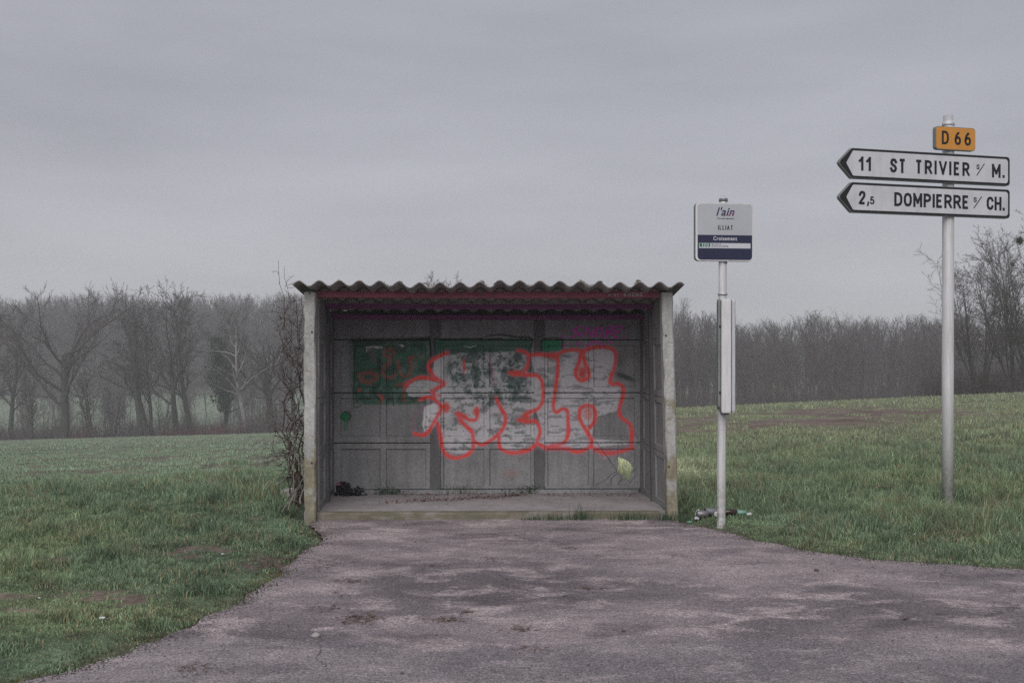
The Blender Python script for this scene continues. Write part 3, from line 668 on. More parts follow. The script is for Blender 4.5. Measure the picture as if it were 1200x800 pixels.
def panel(name, a0, a1, b0, b1, fields, mapf, mat, recess=.020, thick=.055, bev=.007, hole=None, uvp=False):
    bm = bmesh.new(); cache = {}
    def vtx(a, b, d):
        k = (round(a, 5), round(b, 5), round(d, 5))
        if k not in cache: cache[k] = bm.verts.new(mapf(a, b, d))
        return cache[k]
    def quad(*P):
        vs = [vtx(*p) for p in P]
        if len(set(vs)) > 2:
            try: bm.faces.new(vs)
            except ValueError: pass
    A = sorted({a0, a1, *[f[0] for f in fields], *[f[1] for f in fields]}); B = sorted({b0, b1, *[f[2] for f in fields], *[f[3] for f in fields]})
    cb = .004
    for i in range(len(A)-1):
        for j in range(len(B)-1):
            am, bmid = (A[i]+A[i+1])/2, (B[j]+B[j+1])/2
            if any(f[0] < am < f[1] and f[2] < bmid < f[3] for f in fields): continue
            quad((A[i],B[j],0),(A[i+1],B[j],0),(A[i+1],B[j+1],0),(A[i],B[j+1],0))
    for f in fields:
        o = [(f[0],f[2]),(f[1],f[2]),(f[1],f[3]),(f[0],f[3])]
        i_ = [(f[0]+bev,f[2]+bev),(f[1]-bev,f[2]+bev),(f[1]-bev,f[3]-bev),(f[0]+bev,f[3]-bev)]
        # split outer edges at shared grid coordinates is not needed: bevel ring
        for k in range(4):
            p, q = o[k], o[(k+1) % 4]; r, s = i_[(k+1) % 4], i_[k]
            quad((*p,0),(*q,0),(*r,recess),(*s,recess))
        if hole is not None and f is fields[-1]:
            hp = hole; cx = sum(p[0] for p in hp)/len(hp); cy = sum(p[1] for p in hp)/len(hp)
            hv = sorted(hp, key=lambda p: math.atan2(p[1]-cy, p[0]-cx)); outer = []
            X0, X1, Y0, Y1 = f[0]+bev, f[1]-bev, f[2]+bev, f[3]-bev
            def ray(th):
                dx, dy = cos(th), sin(th); t = 1e9
                if dx > 1e-9: t = min(t, (X1-cx)/dx)
                if dx < -1e-9: t = min(t, (X0-cx)/dx)
                if dy > 1e-9: t = min(t, (Y1-cy)/dy)
                if dy < -1e-9: t = min(t, (Y0-cy)/dy)
                return (cx+dx*t, cy+dy*t)
            ev = [(math.atan2(p[1]-cy, p[0]-cx), p, ray(math.atan2(p[1]-cy, p[0]-cx))) for p in hv]
            for cxy in i_:
                th = math.atan2(cxy[1]-cy, cxy[0]-cx)
                # point on hole outline in that direction
                n_ = len(hv); best = None
                for k in range(n_):
                    p, q = hv[k], hv[(k+1) % n_]; ex, ey = q[0]-p[0], q[1]-p[1]
                    den = cos(th)*ey-sin(th)*ex
                    if abs(den) < 1e-9: continue
                    t = ((p[0]-cx)*ey-(p[1]-cy)*ex)/den; s_ = ((p[0]-cx)*sin(th)-(p[1]-cy)*cos(th))/den
                    if t > 0 and -1e-6 <= s_ <= 1+1e-6: best = (cx+cos(th)*t, cy+sin(th)*t)
                ev.append((th, best, cxy))
            ev.sort(key=lambda e: e[0])
            for k in range(len(ev)):
                e0, e1 = ev[k], ev[(k+1) % len(ev)]
                quad((*e0[2],recess),(*e1[2],recess),(*e1[1],recess),(*e0[1],recess))
                quad((*e0[2],thick),(*e1[2],thick),(*e1[1],thick),(*e0[1],thick))
                quad((*e0[1],recess),(*e1[1],recess),(*e1[1],thick),(*e0[1],thick))
            quad((a0,b0,thick),(f[0]+bev,b0,thick),(f[0]+bev,b1,thick),(a0,b1,thick))
            quad((f[1]-bev,b0,thick),(a1,b0,thick),(a1,b1,thick),(f[1]-bev,b1,thick))
            quad((f[0]+bev,b0,thick),(f[1]-bev,b0,thick),(f[1]-bev,f[2]+bev,thick),(f[0]+bev,f[2]+bev,thick))
            quad((f[0]+bev,f[3]-bev,thick),(f[1]-bev,f[3]-bev,thick),(f[1]-bev,b1,thick),(f[0]+bev,b1,thick))
        else:
            quad(*[(*p,recess) for p in i_])
    if hole is None: quad((a0,b0,thick),(a0,b1,thick),(a1,b1,thick),(a1,b0,thick))
    for p, q in (((a0,b0),(a1,b0)),((a1,b0),(a1,b1)),((a1,b1),(a0,b1)),((a0,b1),(a0,b0))):
        quad((*p,0),(*q,0),(*q,thick),(*p,thick))
    bmesh.ops.recalc_face_normals(bm, faces=bm.faces)
    me = bpy.data.meshes.new(name); bm.to_mesh(me); bm.free()
    if uvp: paint_uv(me)
    return link(name, me, mat, shelter)

def rough_post(name, p0, p1, sx, sy, mat, parent, seg=14, amp=.004, bev=.008, uvp=False, chips=0):
    """a rough cast concrete member from p0 to p1 (along z), sx by sy across"""
    bm = bmesh.new(); zs = [i/seg for i in range(seg+1)]; ring = []
    prof = [(-.5,-.5+bev/sy),(-.5+bev/sx,-.5),(0,-.5),(.5-bev/sx,-.5),(.5,-.5+bev/sy),(.5,.5-bev/sy),(.5-bev/sx,.5),(-.5+bev/sx,.5),(-.5,.5-bev/sy)]
    for t in zs:
        r = []
        for (a, b) in prof:
            k = 1.0
            if chips and abs(a) > .4 and b < 0 and random.random() < chips: k = random.uniform(.80, .95)
            x_ = p0[0]+(p1[0]-p0[0])*t+a*sx*k+random.uniform(-amp, amp)
            y_ = p0[1]+(p1[1]-p0[1])*t+b*sy*k+random.uniform(-amp, amp)
            r.append(bm.verts.new((x_, y_, p0[2]+(p1[2]-p0[2])*t)))
        ring.append(r)
    n = len(prof)
    for i in range(seg):
        for k in range(n): bm.faces.new([ring[i][k], ring[i][(k+1) % n], ring[i+1][(k+1) % n], ring[i+1][k]])
    bm.faces.new(ring[0]); bm.faces.new(ring[-1])
    bmesh.ops.recalc_face_normals(bm, faces=bm.faces)
    me = bpy.data.meshes.new(name); bm.to_mesh(me); bm.free()
    if uvp: paint_uv(me)
    return link(name, me, mat, parent)

# base: slab, plinth, front kerb
bm = bmesh.new(); box_bm(bm, -1.70, 1.56, .075, BW+.10, -.12, ZF); from_bm('floor_slab', bm, M['slab'], shelter)
bm = bmesh.new()
xs = np.linspace(-1.585, 1.50, 60)
prev = None
for i, xx in enumerate(xs):
    yf = -.01+.012*random.random(); zt = ZF+.002-.008*random.random()
    r = [bm.verts.new((xx, yf-.012, -.06)), bm.verts.new((xx, yf, zt-.012)), bm.verts.new((xx, yf+.014, zt)), bm.verts.new((xx, .072, ZF+.003)), bm.verts.new((xx, .072, -.06))]
    if prev:
        for k in range(4): bm.faces.new([prev[k], r[k], r[k+1], prev[k+1]])
    else: bm.faces.new(r)
    prev = r
bm.faces.new(prev)
from_bm('front_kerb', bm, M['kerb'], shelter)
zl0 = lz(577, BW)
bm = bmesh.new(); box_bm(bm, lx(398, BW), lx(747, BW), BW-.045, BW+.09, ZF+.002, ZF+.038); from_bm('plinth', bm, M['conc'], shelter)

# back wall: ribs and panels
zr = [ZF+.042, lz(518.6, BW), lz(460, BW), lz(398, BW), lz(373.2, BW)]
bmap = lambda a, b, d: (a, BW+d, b)
bays = [(391.3, 504.6, (399.5, 446), (452.5, 499.5)), (516.2, 626.4, (519.5, 567.5), (573.5, 622.5)), (637.6, 751.8, (641.5, 690.5), (695.5, 744.5))]
gap = .0
g2 = .0055
for bi, (p0, p1, f1, f2) in enumerate(bays):
    for ri in range(4):
        z0, z1 = zr[ri]+g2, zr[ri+1]-g2
        if ri == 3: fl = []
        else:
            fz = [(lz(569.5, BW), lz(525.5, BW)), (lz(511, BW), lz(466, BW)), (lz(453.5, BW), lz(404.5, BW))][ri]
            fl = [(lx(f1[0], BW), lx(f1[1], BW), fz[0], fz[1]), (lx(f2[0], BW), lx(f2[1], BW), fz[0], fz[1])]
        hole = None
        if bi == 2 and ri == 0:
            hole = [(lx(a, BW), lz(b, BW)) for a, b in ((724.5,535.5),(730,537),(738,541.5),(742.5,548.5),(741,556),(738.5,564.5),(733,561),(728.5,556),(724,554),(725,545))]
        panel('wall_panel', lx(p0, BW)+gap, lx(p1, BW)-gap, z0, z1, fl, bmap, M['painted'], hole=hole, uvp=True, recess=.026 if ri else .022)
for p0, p1 in ((504.2, 516.6), (626.0, 638.0)):
    a, b = lx(p0, BW-.02), lx(p1, BW-.02)
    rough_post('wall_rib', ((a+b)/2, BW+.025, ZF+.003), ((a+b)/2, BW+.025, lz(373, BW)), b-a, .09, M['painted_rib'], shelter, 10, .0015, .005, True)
M['joint'] = simple('dark_joint_filler', (.035,.034,.033), .95, 0, .3, 20, .3)
def strip(z, x0, x1, y0, y1, h=.018):
    bm = bmesh.new(); box_bm(bm, x0, x1, y0, y1, z-h, z+h); return from_bm('joint_mortar', bm, M['joint'], shelter)
for z_ in zr[1:4]: strip(z_, lx(391, BW)-.01, lx(752, BW)+.01, BW+.057, BW+.075)
# closing board under the rear end of the roof, a little low at its left end
bm = bmesh.new(); v8 = box_bm(bm, lx(391, BW)-.05, lx(752, BW)+.04, BW+.0, BW+.05, lz(373.2, BW)+.002, 1.0)
for v_ in v8[4:]: v_.co.z = zroof(BW)+(-.006 if v_.co.x < 0 else .034)
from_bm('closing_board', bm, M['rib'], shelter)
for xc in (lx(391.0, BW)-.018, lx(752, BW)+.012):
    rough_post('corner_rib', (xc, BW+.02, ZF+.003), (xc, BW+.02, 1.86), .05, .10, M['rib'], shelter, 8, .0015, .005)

# side walls
XL = -1.79+.17+.0  # inner face of the left wall
XLf = lx(375.5, .1); XLb = lx(390.5, BW); XRb = lx(753, BW)
def left_map(a, b, d): return (XLf+(XLb-XLf)*(a/BW)-d, a, b)
def right_map(a, b, d):
    t = a/BW; xf = lx(776.5, 0)+.060*(1-b/2.0); return (xf*(1-t)+XRb*t+d, a, b)
def ztop(a): return zroof(a)-.055
for mp_, sgn in ((left_map, -1), (right_map, 1)):
    for a0, a1 in ((.085, .66), (.765, BW-.03)):
        for ri in range(4):
            z0, z1 = zr[ri]+.003, (zr[ri+1]-.003 if ri < 3 else 1.84)
            if ri == 0: z0 = ZF+.004
            mf = mp_
            if ri == 3:
                def mf(a, b, d, mp_=mp_, z0=z0): return mp_(a, z0+(b-z0)*(ztop(a)-z0)/(1.84-z0), d)
            fl = [] if ri == 3 else [(a0+.05, a1-.05, z0+.05, z1-.05)]
            panel('side_panel', a0, a1, z0, z1, fl, mf, M['conc'], recess=.014, thick=.05)
    q0, q1 = mp_(.712, ZF, .01), mp_(.712, ztop(.712), .01)
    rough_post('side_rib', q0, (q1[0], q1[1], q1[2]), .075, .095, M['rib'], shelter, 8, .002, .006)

# front posts with bolt holes
xa, xb = lx(358, 0), lx(371.7, 0)
rough_post('front_post', ((xa+xb)/2+.004, .0, -.12), ((xa+xb)/2-.002, .0, zroof(0)-.032), xb-xa, .15, M['post'], shelter, 26, .0028, .012, chips=.12)
xt0, xt1, xb0, xb1 = lx(774.5, 0), lx(787.5, 0), lx(782, 0), lx(794.8, 0)
rough_post('front_post', ((xb0+xb1)/2, .0, -.12), ((xt0+xt1)/2, .0, zroof(0)-.032), xt1-xt0, .15, M['post'], shelter, 26, .0028, .012, chips=.12)
def disc_bolt(x, y, z, r=.009, h=.006, mat=None, parent=None):
    bm = bmesh.new(); bmesh.ops.create_cone(bm, cap_ends=True, segments=8, radius1=r, radius2=r*.8, depth=h, matrix=Matrix.Translation((x, y, z)) @ Matrix.Rotation(radians(90), 4, 'X'))
    return from_bm('bolt', bm, mat, parent)
for px, py in ((363.5, 344), (366, 389), (366, 542), (781, 393), (784.5, 547)):
    disc_bolt(lx(px, -.08), -.078, lz(py, -.08), mat=M['black'], parent=shelter)

# purlins
def purlin(lyc, py0, py1, mat, pxa, pxb):
    zc = (lz(py0, lyc-.03)+lz(py1, lyc-.03))/2; h = lz(py0, lyc-.03)-lz(py1, lyc-.03)
    bm = bmesh.new(); x0, x1 = lx(pxa, lyc), lx(pxb, lyc); n = 18; prev = None
    for i in range(n+1):
        xx = x0+(x1-x0)*i/n; w_ = .0025*sin(i*1.3)+random.uniform(-.001, .001); s = .006*sin(pi*i/n)
        P_ = [(-.03,-h/2+.004),(-.026,-h/2),(.03,-h/2),(.03,h/2),(-.026,h/2),(-.03,h/2-.004)]
        r = [bm.verts.new((xx, lyc+a+w_, zc+b-s)) for a, b in P_]
        if prev:
            for k in range(6): bm.faces.new([prev[k], r[k], r[(k+1) % 6], prev[(k+1) % 6]])
        else: bm.faces.new(r)
        prev = r
    bm.faces.new(prev); return from_bm('purlin', bm, mat, shelter)
purlin(.06, 340.8, 348.5, M['purlin_red'], 371.9, 774.0)
purlin(.62, 355.6, 361.2, M['purlin_purple'], 381, 764)
purlin(1.28, 368.2, 373.8, M['purlin_purple'], 390.5, 753)
# small pale scribble on the front purlin
bm = bmesh.new()
def scrib(P, y, w=.0022):
    for a, b in zip(P[:-1], P[1:]):
        a = Vector((a[0], 0, a[1])); b = Vector((b[0], 0, b[1])); d = (b-a).normalized(); n_ = Vector((-d.z, 0, d.x))*w
        vs = [bm.verts.new(Vector((p.x, y+random.uniform(-.0002, .0002), p.z))) for p in (a-n_, b-n_, b+n_, a+n_)]
        bm.faces.new(vs)
for k, (px, pts) in enumerate([(713, [(0,0),(2,-3),(4,0)]), (719, [(0,-3),(2,0),(3,-3)]), (724, [(0,0),(0,-3),(2,-3)]), (731, [(3,0),(0,-1),(3,-2.5),(0,-4)]), (736, [(0,-4),(1,0),(3,-4),(4,0)]), (741.5, [(0,0),(0,-4),(3,-4),(3,0),(0,0)]), (746, [(0,-4),(1,0),(2,-3),(3,0)]), (750.5, [(3,0),(0,-.5),(2,-2),(0,-4),(3,-4)])]):
    scrib([(lx(px+a, .03), lz(346.8+b*.95, .03)) for a, b in pts], .0262)
o = from_bm('chalk_scribble', bm, M['print_white'], shelter); o['kind'] = 'stuff'

# corrugated roof sheets
PITCH = .1753; RX0 = lx(343.5, -.25); RX1 = lx(803, -.25)
nw = (RX1-RX0)/PITCH
def roof_sheet(w0, w1, lift, y0, y1):
    bm = bmesh.new(); nx_ = int((w1-w0)*14)+1; ny_ = 10; top = []; bot = []
    for j in range(ny_+1):
        ly = y0+(y1-y0)*j/ny_; rt, rb = [], []
        for i in range(nx_):
            w = w0+(w1-w0)*i/(nx_-1); x_ = RX0+w*PITCH
            ph = 2*pi*(w-.32); z_ = zroof(ly)+.0235*cos(ph)+lift+.004*sin(w*.8+ly)+(random.uniform(-.0015, .0015) if j == 0 else 0)
            dz = .0235*2*pi/PITCH*sin(ph); nl = math.hypot(1, dz); th = .0065
            yj = ly+(random.uniform(-.004, .004) if j == 0 else 0)
            rt.append(bm.verts.new((x_, yj, z_+.003))); rb.append(bm.verts.new((x_-dz/nl*th*.6, yj, z_-th/nl*1.0+.0)))
        top.append(rt); bot.append(rb)
    for j in range(ny_):
        for i in range(nx_-1):
            bm.faces.new([top[j][i], top[j][i+1], top[j+1][i+1], top[j+1][i]]); bm.faces.new([bot[j][i], bot[j+1][i], bot[j+1][i+1], bot[j][i+1]])
        bm.faces.new([top[j][0], top[j+1][0], bot[j+1][0], bot[j][0]]); bm.faces.new([top[j][-1], bot[j][-1], bot[j+1][-1], top[j+1][-1]])
    for i in range(nx_-1):
        bm.faces.new([top[0][i], bot[0][i], bot[0][i+1], top[0][i+1]]); bm.faces.new([top[-1][i], top[-1][i+1], bot[-1][i+1], bot[-1][i]])
    return from_bm('roof_sheet', bm, M['roof'], shelter, True)
br = [0, 5.0, 10.0, 15.0, nw]
for k in range(4): roof_sheet(br[k], min(nw, br[k+1]+.45) if k < 3 else nw, .0075*((k+1) % 2)+[.001, -.001, .002, 0][k], -.25+[0, .012, -.006, .009][k], 1.52)
# moss cushions along the front edge of the sheets
q_ = []; rm = np.random.default_rng(12)
for px, n_, w_ in ((688, 260, .030), (455, 90, .016), (566, 70, .014), (748, 90, .016), (396, 60, .012), (620, 60, .012)):
    for k in range(n_):
        ly = -.235+abs(rm.normal(0, .02)); x_ = lx(px, -.25)+rm.normal(0, w_); w0_ = (x_-RX0)/PITCH
        c_ = np.array([x_, ly, zroof(ly)+.0235*cos(2*pi*(w0_-.32))+.010+abs(rm.normal(0, .004))]); q_.append(c_+rm.normal(0, .005, (3, 3)))
M['moss'] = simple('roof_moss', (.10,.12,.035), .9, 0, .4, 30, .2)
o = link('moss', tri_mesh('moss', np.concatenate(q_), np.arange(len(q_)*3).reshape(-1, 3)), M['moss'], shelter); o['kind'] = 'stuff'
# hook bolts through the sheets
for px, ly in ((377.5, .03), (424, .03), (540, .03), (563.5, .03), (654, .03), (772, .03), (433, .6), (541, .6), (648, .6)):
    bm = bmesh.new(); zc = zroof(ly)
    bmesh.ops.create_cone(bm, cap_ends=True, segments=6, radius1=.004, radius2=.004, depth=.11, matrix=Matrix.Translation((lx(px, ly), ly-.01, zc-.015)))
    bmesh.ops.create_cone(bm, cap_ends=True, segments=8, radius1=.013, radius2=.011, depth=.010, matrix=Matrix.Translation((lx(px, ly), ly-.01, zc+.030)))
    from_bm('hook_bolt', bm, M['alu_dark'], shelter)

# ------------------------------------------------------------------ lettering
def text_bm(s, shear=0.0, bold=0.0, spacing=1.0):
    cu = bpy.data.curves.new('lettering', 'FONT'); cu.body = s; cu.size = 1; cu.offset = bold; cu.shear = shear; cu.space_character = spacing
    cu.resolution_u = 6; cu.extrude = .0
    o = bpy.data.objects.new('lettering', cu); C.objects.link(o)
    dg = bpy.context.evaluated_depsgraph_get(); dg.update()
    me = bpy.data.meshes.new_from_object(o.evaluated_get(dg)); bpy.data.objects.remove(o, do_unlink=True)
    V = np.empty(len(me.vertices)*3); me.vertices.foreach_get('co', V); V = V.reshape(-1, 3)
    return me, V
def lettering(s, frame, a0, a1, b0, b1, mat, parent, off=.0015, **kw):
    """frame(a,b,d) gives a point; the text fills the rectangle a0..a1, b0..b1"""
    me, V = text_bm(s, **kw)
    lo, hi = V.min(0), V.max(0)
    for v_, p in zip(me.vertices, V):
        v_.co = frame(a0+(a1-a0)*(p[0]-lo[0])/(hi[0]-lo[0]), b0+(b1-b0)*(p[1]-lo[1])/(hi[1]-lo[1]), off)
    me.materials.clear()
    return link('lettering', me, mat, parent)
def plate(name, outline, frame, d0, d1, mat, parent):
    """a flat plate with real thickness; outline in (a,b), depths d0 (back) to d1 (front)"""
    bm = bmesh.new(); n = len(outline)
    A = [bm.verts.new(frame(a, b, d1)) for a, b in outline]; B = [bm.verts.new(frame(a, b, d0)) for a, b in outline]
    bm.faces.new(A); bm.faces.new(list(reversed(B)))
    for i in range(n): bm.faces.new([A[i], B[i], B[(i+1) % n], A[(i+1) % n]])
    return from_bm(name, bm, mat, parent)
def rrect(a0, a1, b0, b1, r, n=5):
    out = []
    for (cx, cy, s) in ((a1-r, b1-r, 0), (a0+r, b1-r, 1), (a0+r, b0+r, 2), (a1-r, b0+r, 3)):
        for k in range(n+1):
            th = (s+k/n)*pi/2; out.append((cx+r*cos(th), cy+r*sin(th)))
    return out
def tube(name, P, R, mat, parent, seg=20, flutes=0, cap=True):
    bm = bmesh.new(); prev = None
    for (p, r) in zip(P, R):
        ring = []
        for k in range(seg):
            th = 2*pi*k/seg; rr = r*(1-.05*(k % 2 if flutes else 0))
            ring.append(bm.verts.new((p[0]+rr*cos(th), p[1]+rr*sin(th), p[2])))
        if prev:
            for k in range(seg): bm.faces.new([prev[k], prev[(k+1) % seg], ring[(k+1) % seg], ring[k]])
        elif cap: bm.faces.new(list(reversed(ring)))
        prev = ring
    bm.faces.new(prev)
    return from_bm(name, bm, mat, parent, not flutes)

# direction sign
SX, SY = 4.178, 10.80; PHI = radians(16.5)
sz = Tz(SX, SY)
dsign = empty('direction_sign', (SX, SY, 0), 0, 'tall round post in the grass with two white arrow boards and an ochre plate', 'road sign')
tube('post', [(0,0,sz-.2),(0,0,1.2),(.003,0,2.4),(.005,0,3.69),(.005,0,3.70)], [.055,.055,.0545,.054,.054], M['alu'], dsign, 28)
tube('post_cap', [(.005,0,3.66),(.005,0,3.685),(.005,0,3.69),(.005,0,3.76)], [.058,.058,.047,.046], M['galv'], dsign, 24)
def sframe(a, b, d): # a along the boards, b height, d towards the viewer
    return Vector((a*cos(PHI)+(.085+d)*sin(PHI), a*sin(PHI)-(.085+d)*cos(PHI), b))
def s_of(px):
    # offset along the board whose sight line crosses pixel column px
    u = (px-600)/FPX; off = .085; X0 = SX+off*sin(PHI); Y0 = SY-off*cos(PHI)
    return (u*Y0-X0)/(cos(PHI)-u*sin(PHI))
def c6(x): return 970+x/5.217
def arrow(z0, z1, parent):
    zm = (z0+z1)/2; a_t, a_s, a_r = s_of(c6(70)), s_of(c6(150)), s_of(c6(1113)); h = (z1-z0)/2
    def outl(i, tipin):
        # i: inset
        r = .03
        pts = [(a_r-i, z0+i+r), (a_r-i, z1-i-r)]
        for k in range(1, 6): th = k/6*pi/2; pts.append((a_r-i-r+r*cos(th), z1-i-r+r*sin(th)))
        pts += [(a_r-i-r, z1-i), (a_s+i*.6, z1-i), (a_s-.012+i*.6, z1-.006-i)]
        pts += [(a_t+.012+tipin, zm+.022), (a_t+tipin, zm), (a_t+.012+tipin, zm-.022)]
        pts += [(a_s-.012+i*.6, z0+.006+i), (a_s+i*.6, z0+i), (a_r-i-r, z0+i)]
        for k in range(1, 6): th = k/6*pi/2; pts.append((a_r-i-r+r*sin(th), z0+i+r-r*cos(th)))
        return pts
    b = plate('arrow_board', outl(0, 0), sframe, -.045, 0, M['sign_back'], parent)
    plate('black_border', outl(.004, .006), sframe, .0002, .002, M['black'], b)
    plate('white_face', outl(.024, .074), sframe, .0022, .004, M['sign_white'], b)
    for aa in (s_of(1104), s_of(1117)):
        bm = bmesh.new(); P_ = sframe((s_of(1104)+s_of(1117))/2, zm, -.05); break
    bm = bmesh.new(); bmesh.ops.create_cone(bm, cap_ends=True, segments=20, radius1=.062, radius2=.062, depth=.04, matrix=Matrix.Translation((.004, 0, zm)))
    from_bm('clamp', bm, M['galv'], b)
    return b
def words(board, rows, y_at, parent):
    for s, x0, x1, b0, b1, kw in rows: lettering(s, sframe, s_of(c6(x0)), s_of(c6(x1)), b0, b1, M['black'], board, .0052, **kw)
SF = {'D': (.62, [[(0,0),(0,1),(.30,1),(.52,.90),(.62,.68),(.62,.32),(.52,.10),(.30,0),(0,0)]]),
 'O': (.62, [[(.31,1),(.10,.92),(0,.70),(0,.30),(.10,.08),(.31,0),(.52,.08),(.62,.30),(.62,.70),(.52,.92),(.31,1)]]),
 'M': (.72, [[(0,0),(0,1),(.36,.30),(.72,1),(.72,0)]]), 'P': (.58, [[(0,0),(0,1),(.34,1),(.52,.92),(.58,.74),(.52,.56),(.34,.47),(0,.47)]]),
 'I': (.0, [[(0,0),(0,1)]]), 'E': (.50, [[(.50,1),(0,1),(0,0),(.50,0)],[(0,.52),(.42,.52)]]),
 'R': (.60, [[(0,0),(0,1),(.34,1),(.52,.92),(.58,.74),(.52,.56),(.34,.47),(0,.47)],[(.30,.47),(.60,0)]]),
 'S': (.56, [[(.55,.80),(.46,.95),(.28,1),(.10,.93),(.03,.76),(.10,.60),(.46,.42),(.55,.25),(.47,.07),(.28,0),(.09,.05),(0,.21)]]),
 'T': (.60, [[(0,1),(.60,1)],[(.30,1),(.30,0)]]), 'V': (.66, [[(0,1),(.33,0),(.66,1)]]), 'L': (.46, [[(0,1),(0,0),(.46,0)]]), 'A': (.66, [[(0,0),(.33,1),(.66,0)],[(.12,.30),(.54,.30)]]),
 'C': (.56, [[(.56,.78),(.47,.94),(.30,1),(.10,.92),(0,.70),(0,.30),(.10,.08),(.30,0),(.47,.06),(.56,.22)]]),
 'H': (.58, [[(0,0),(0,1)],[(.58,0),(.58,1)],[(0,.52),(.58,.52)]]), '.': (.02, [[(.01,.0),(.01,.03)]]), ',': (.10, [[(.09,.08),(.0,-.26)]]), '/': (.5, [[(0,0),(.5,1)]]),
 '1': (.26, [[(0,.74),(.26,1),(.26,0)]]), '2': (.54, [[(.02,.76),(.10,.93),(.28,1),(.46,.93),(.52,.76),(.46,.58),(0,0),(.54,0)]]),
 '5': (.52, [[(.50,1),(.08,1),(.04,.54),(.24,.62),(.42,.57),(.52,.40),(.50,.16),(.34,.01),(.14,0),(0,.12)]]),
 '6': (.54, [[(.46,.96),(.28,.94),(.10,.72),(0,.40),(.02,.18),(.14,.03),(.30,0),(.46,.06),(.54,.22),(.54,.38),(.46,.53),(.30,.58),(.12,.52),(.02,.36)]]),
 '0': (.54, [[(.27,1),(.08,.90),(0,.65),(0,.35),(.08,.10),(.27,0),(.46,.10),(.54,.35),(.54,.65),(.46,.90),(.27,1)]])}
def road_text(s_, frame, a0, a1, b0, b1, mat, parent, w=.235, off=.0052, gapk=.26):
    """caps drawn as even strokes, mitred; w is the stroke width in units of the cap height"""
    hh = b1-b0; adv = 0; items = []
    for ch in s_:
        wd, st = SF[ch]; items.append((adv, st)); adv += wd+gapk+w*.8
    total = adv-gapk-w*.8+w
    kx = (a1-a0)/total; kb = hh; bm = bmesh.new(); n_s = 0
    for ax, st in items:
        parts_ = []
        for P_ in st:   # break a stroke where it turns sharply
            cur = [P_[0]]
            for i in range(1, len(P_)):
                cur.append(P_[i])
                if i < len(P_)-1:
                    u1 = Vector((P_[i][0]-P_[i-1][0], P_[i][1]-P_[i-1][1])).normalized(); u2 = Vector((P_[i+1][0]-P_[i][0], P_[i+1][1]-P_[i][1])).normalized()
                    if u1.dot(u2) < -.15: parts_.append(cur); cur = [P_[i]]
            parts_.append(cur)
        for P_ in parts_:
            n_s += 1; d_ = off+.00015*(n_s % 5)
            Q = [Vector(((ax+p[0]+w/2)*kx, p[1]*kb)) for p in P_]; hw = w*kb/2; closed = (Q[0]-Q[-1]).length < 1e-6
            if not closed:
                for e0, e1 in ((0, 1), (-1, -2)):
                    e = (Q[e0]-Q[e1]).normalized()
                    if abs(e.y) > .5: Q[e0] = Q[e0]+e*hw
            Lf = []; n = len(Q)
            for i in range(n):
                if closed: pa_ = Q[(i-1) % (n-1)]; pn = Q[(i+1) % (n-1)] if i < n-1 else Q[1]
                else: pa_ = Q[max(0, i-1)]; pn = Q[min(n-1, i+1)]
                t1 = (Q[i]-pa_); t2 = (pn-Q[i])
                t1 = t1.normalized() if t1.length > 1e-9 else t2.normalized(); t2 = t2.normalized() if t2.length > 1e-9 else t1
                n1 = Vector((-t1.y, t1.x)); n2 = Vector((-t2.y, t2.x)); m_ = (n1+n2); m_ = m_.normalized() if m_.length > 1e-6 else n1
                k_ = min(1.7, 1/max(.3, m_.dot(n1))); Lf.append((Q[i]+m_*hw*k_, Q[i]-m_*hw*k_))
            vs = [(bm.verts.new(frame(a0+a.x, b0+min(max(a.y, -.4*kb if ax < 0 or P_[-1][1] < 0 else -hw), kb*1.0+hw), d_)), bm.verts.new(frame(a0+b.x, b0+min(max(b.y, -.4*kb if P_[-1][1] < 0 else -hw), kb+hw), d_))) for a, b in Lf]
            for i in range(n-1): bm.faces.new([vs[i][0], vs[i][1], vs[i+1][1], vs[i+1][0]])
    for f_ in bm.faces:
        pass
    me = bpy.data.meshes.new('lettering'); bm.to_mesh(me); bm.free(); return link('lettering', me, mat, parent)
B = dict(bold=.022)
def rows(board, R_):
    for s_, x0, x1, b0, b1_, kw in R_: road_text(s_, sframe, s_of(c6(x0)), s_of(c6(x1)), b0+.008, b1_-.008, M['black'], board, **kw)
b1 = arrow(3.100, 3.380, dsign)
rows(b1, [('1', 188, 216, 3.178, 3.300, {}), ('1', 233, 262, 3.178, 3.300, {}), ('ST', 380, 475, 3.175, 3.300, {}), ('TRIVIER', 532, 865, 3.178, 3.300, dict(gapk=.34)),
           ('S', 906, 927, 3.240, 3.295, {}), ('/', 906, 958, 3.180, 3.305, dict(w=.10)), ('M.', 1002, 1080, 3.178, 3.300, {})])
b2 = arrow(2.785, 3.065, dsign)
rows(b2, [('2', 188, 230, 2.865, 2.985, {}), (',', 238, 252, 2.868, 2.960, {}), ('5', 256, 284, 2.865, 2.940, {}), ('DOMPIERRE', 405, 862, 2.863, 2.985, dict(gapk=.2)),
           ('S', 888, 910, 2.925, 2.98, {}), ('/', 888, 942, 2.865, 2.99, dict(w=.10)), ('CH.', 970, 1080, 2.863, 2.985, dict(gapk=.2))])
a0, a1 = s_of(c6(660)), s_of(c6(902))
pl = plate('number_plate', rrect(a0, a1, 3.415, 3.635, .03), sframe, -.045, 0, M['sign_back'], dsign)
plate('ochre_face', rrect(a0+.006, a1-.006, 3.421, 3.629, .026), sframe, .0002, .0025, M['yellow'], pl)
for s, x0, x1 in (('D', 697, 738), ('6', 775, 812), ('6', 835, 873)):
    road_text(s, sframe, s_of(c6(x0)), s_of(c6(x1)), 3.475, 3.583, M['black'], pl, .20, .004)
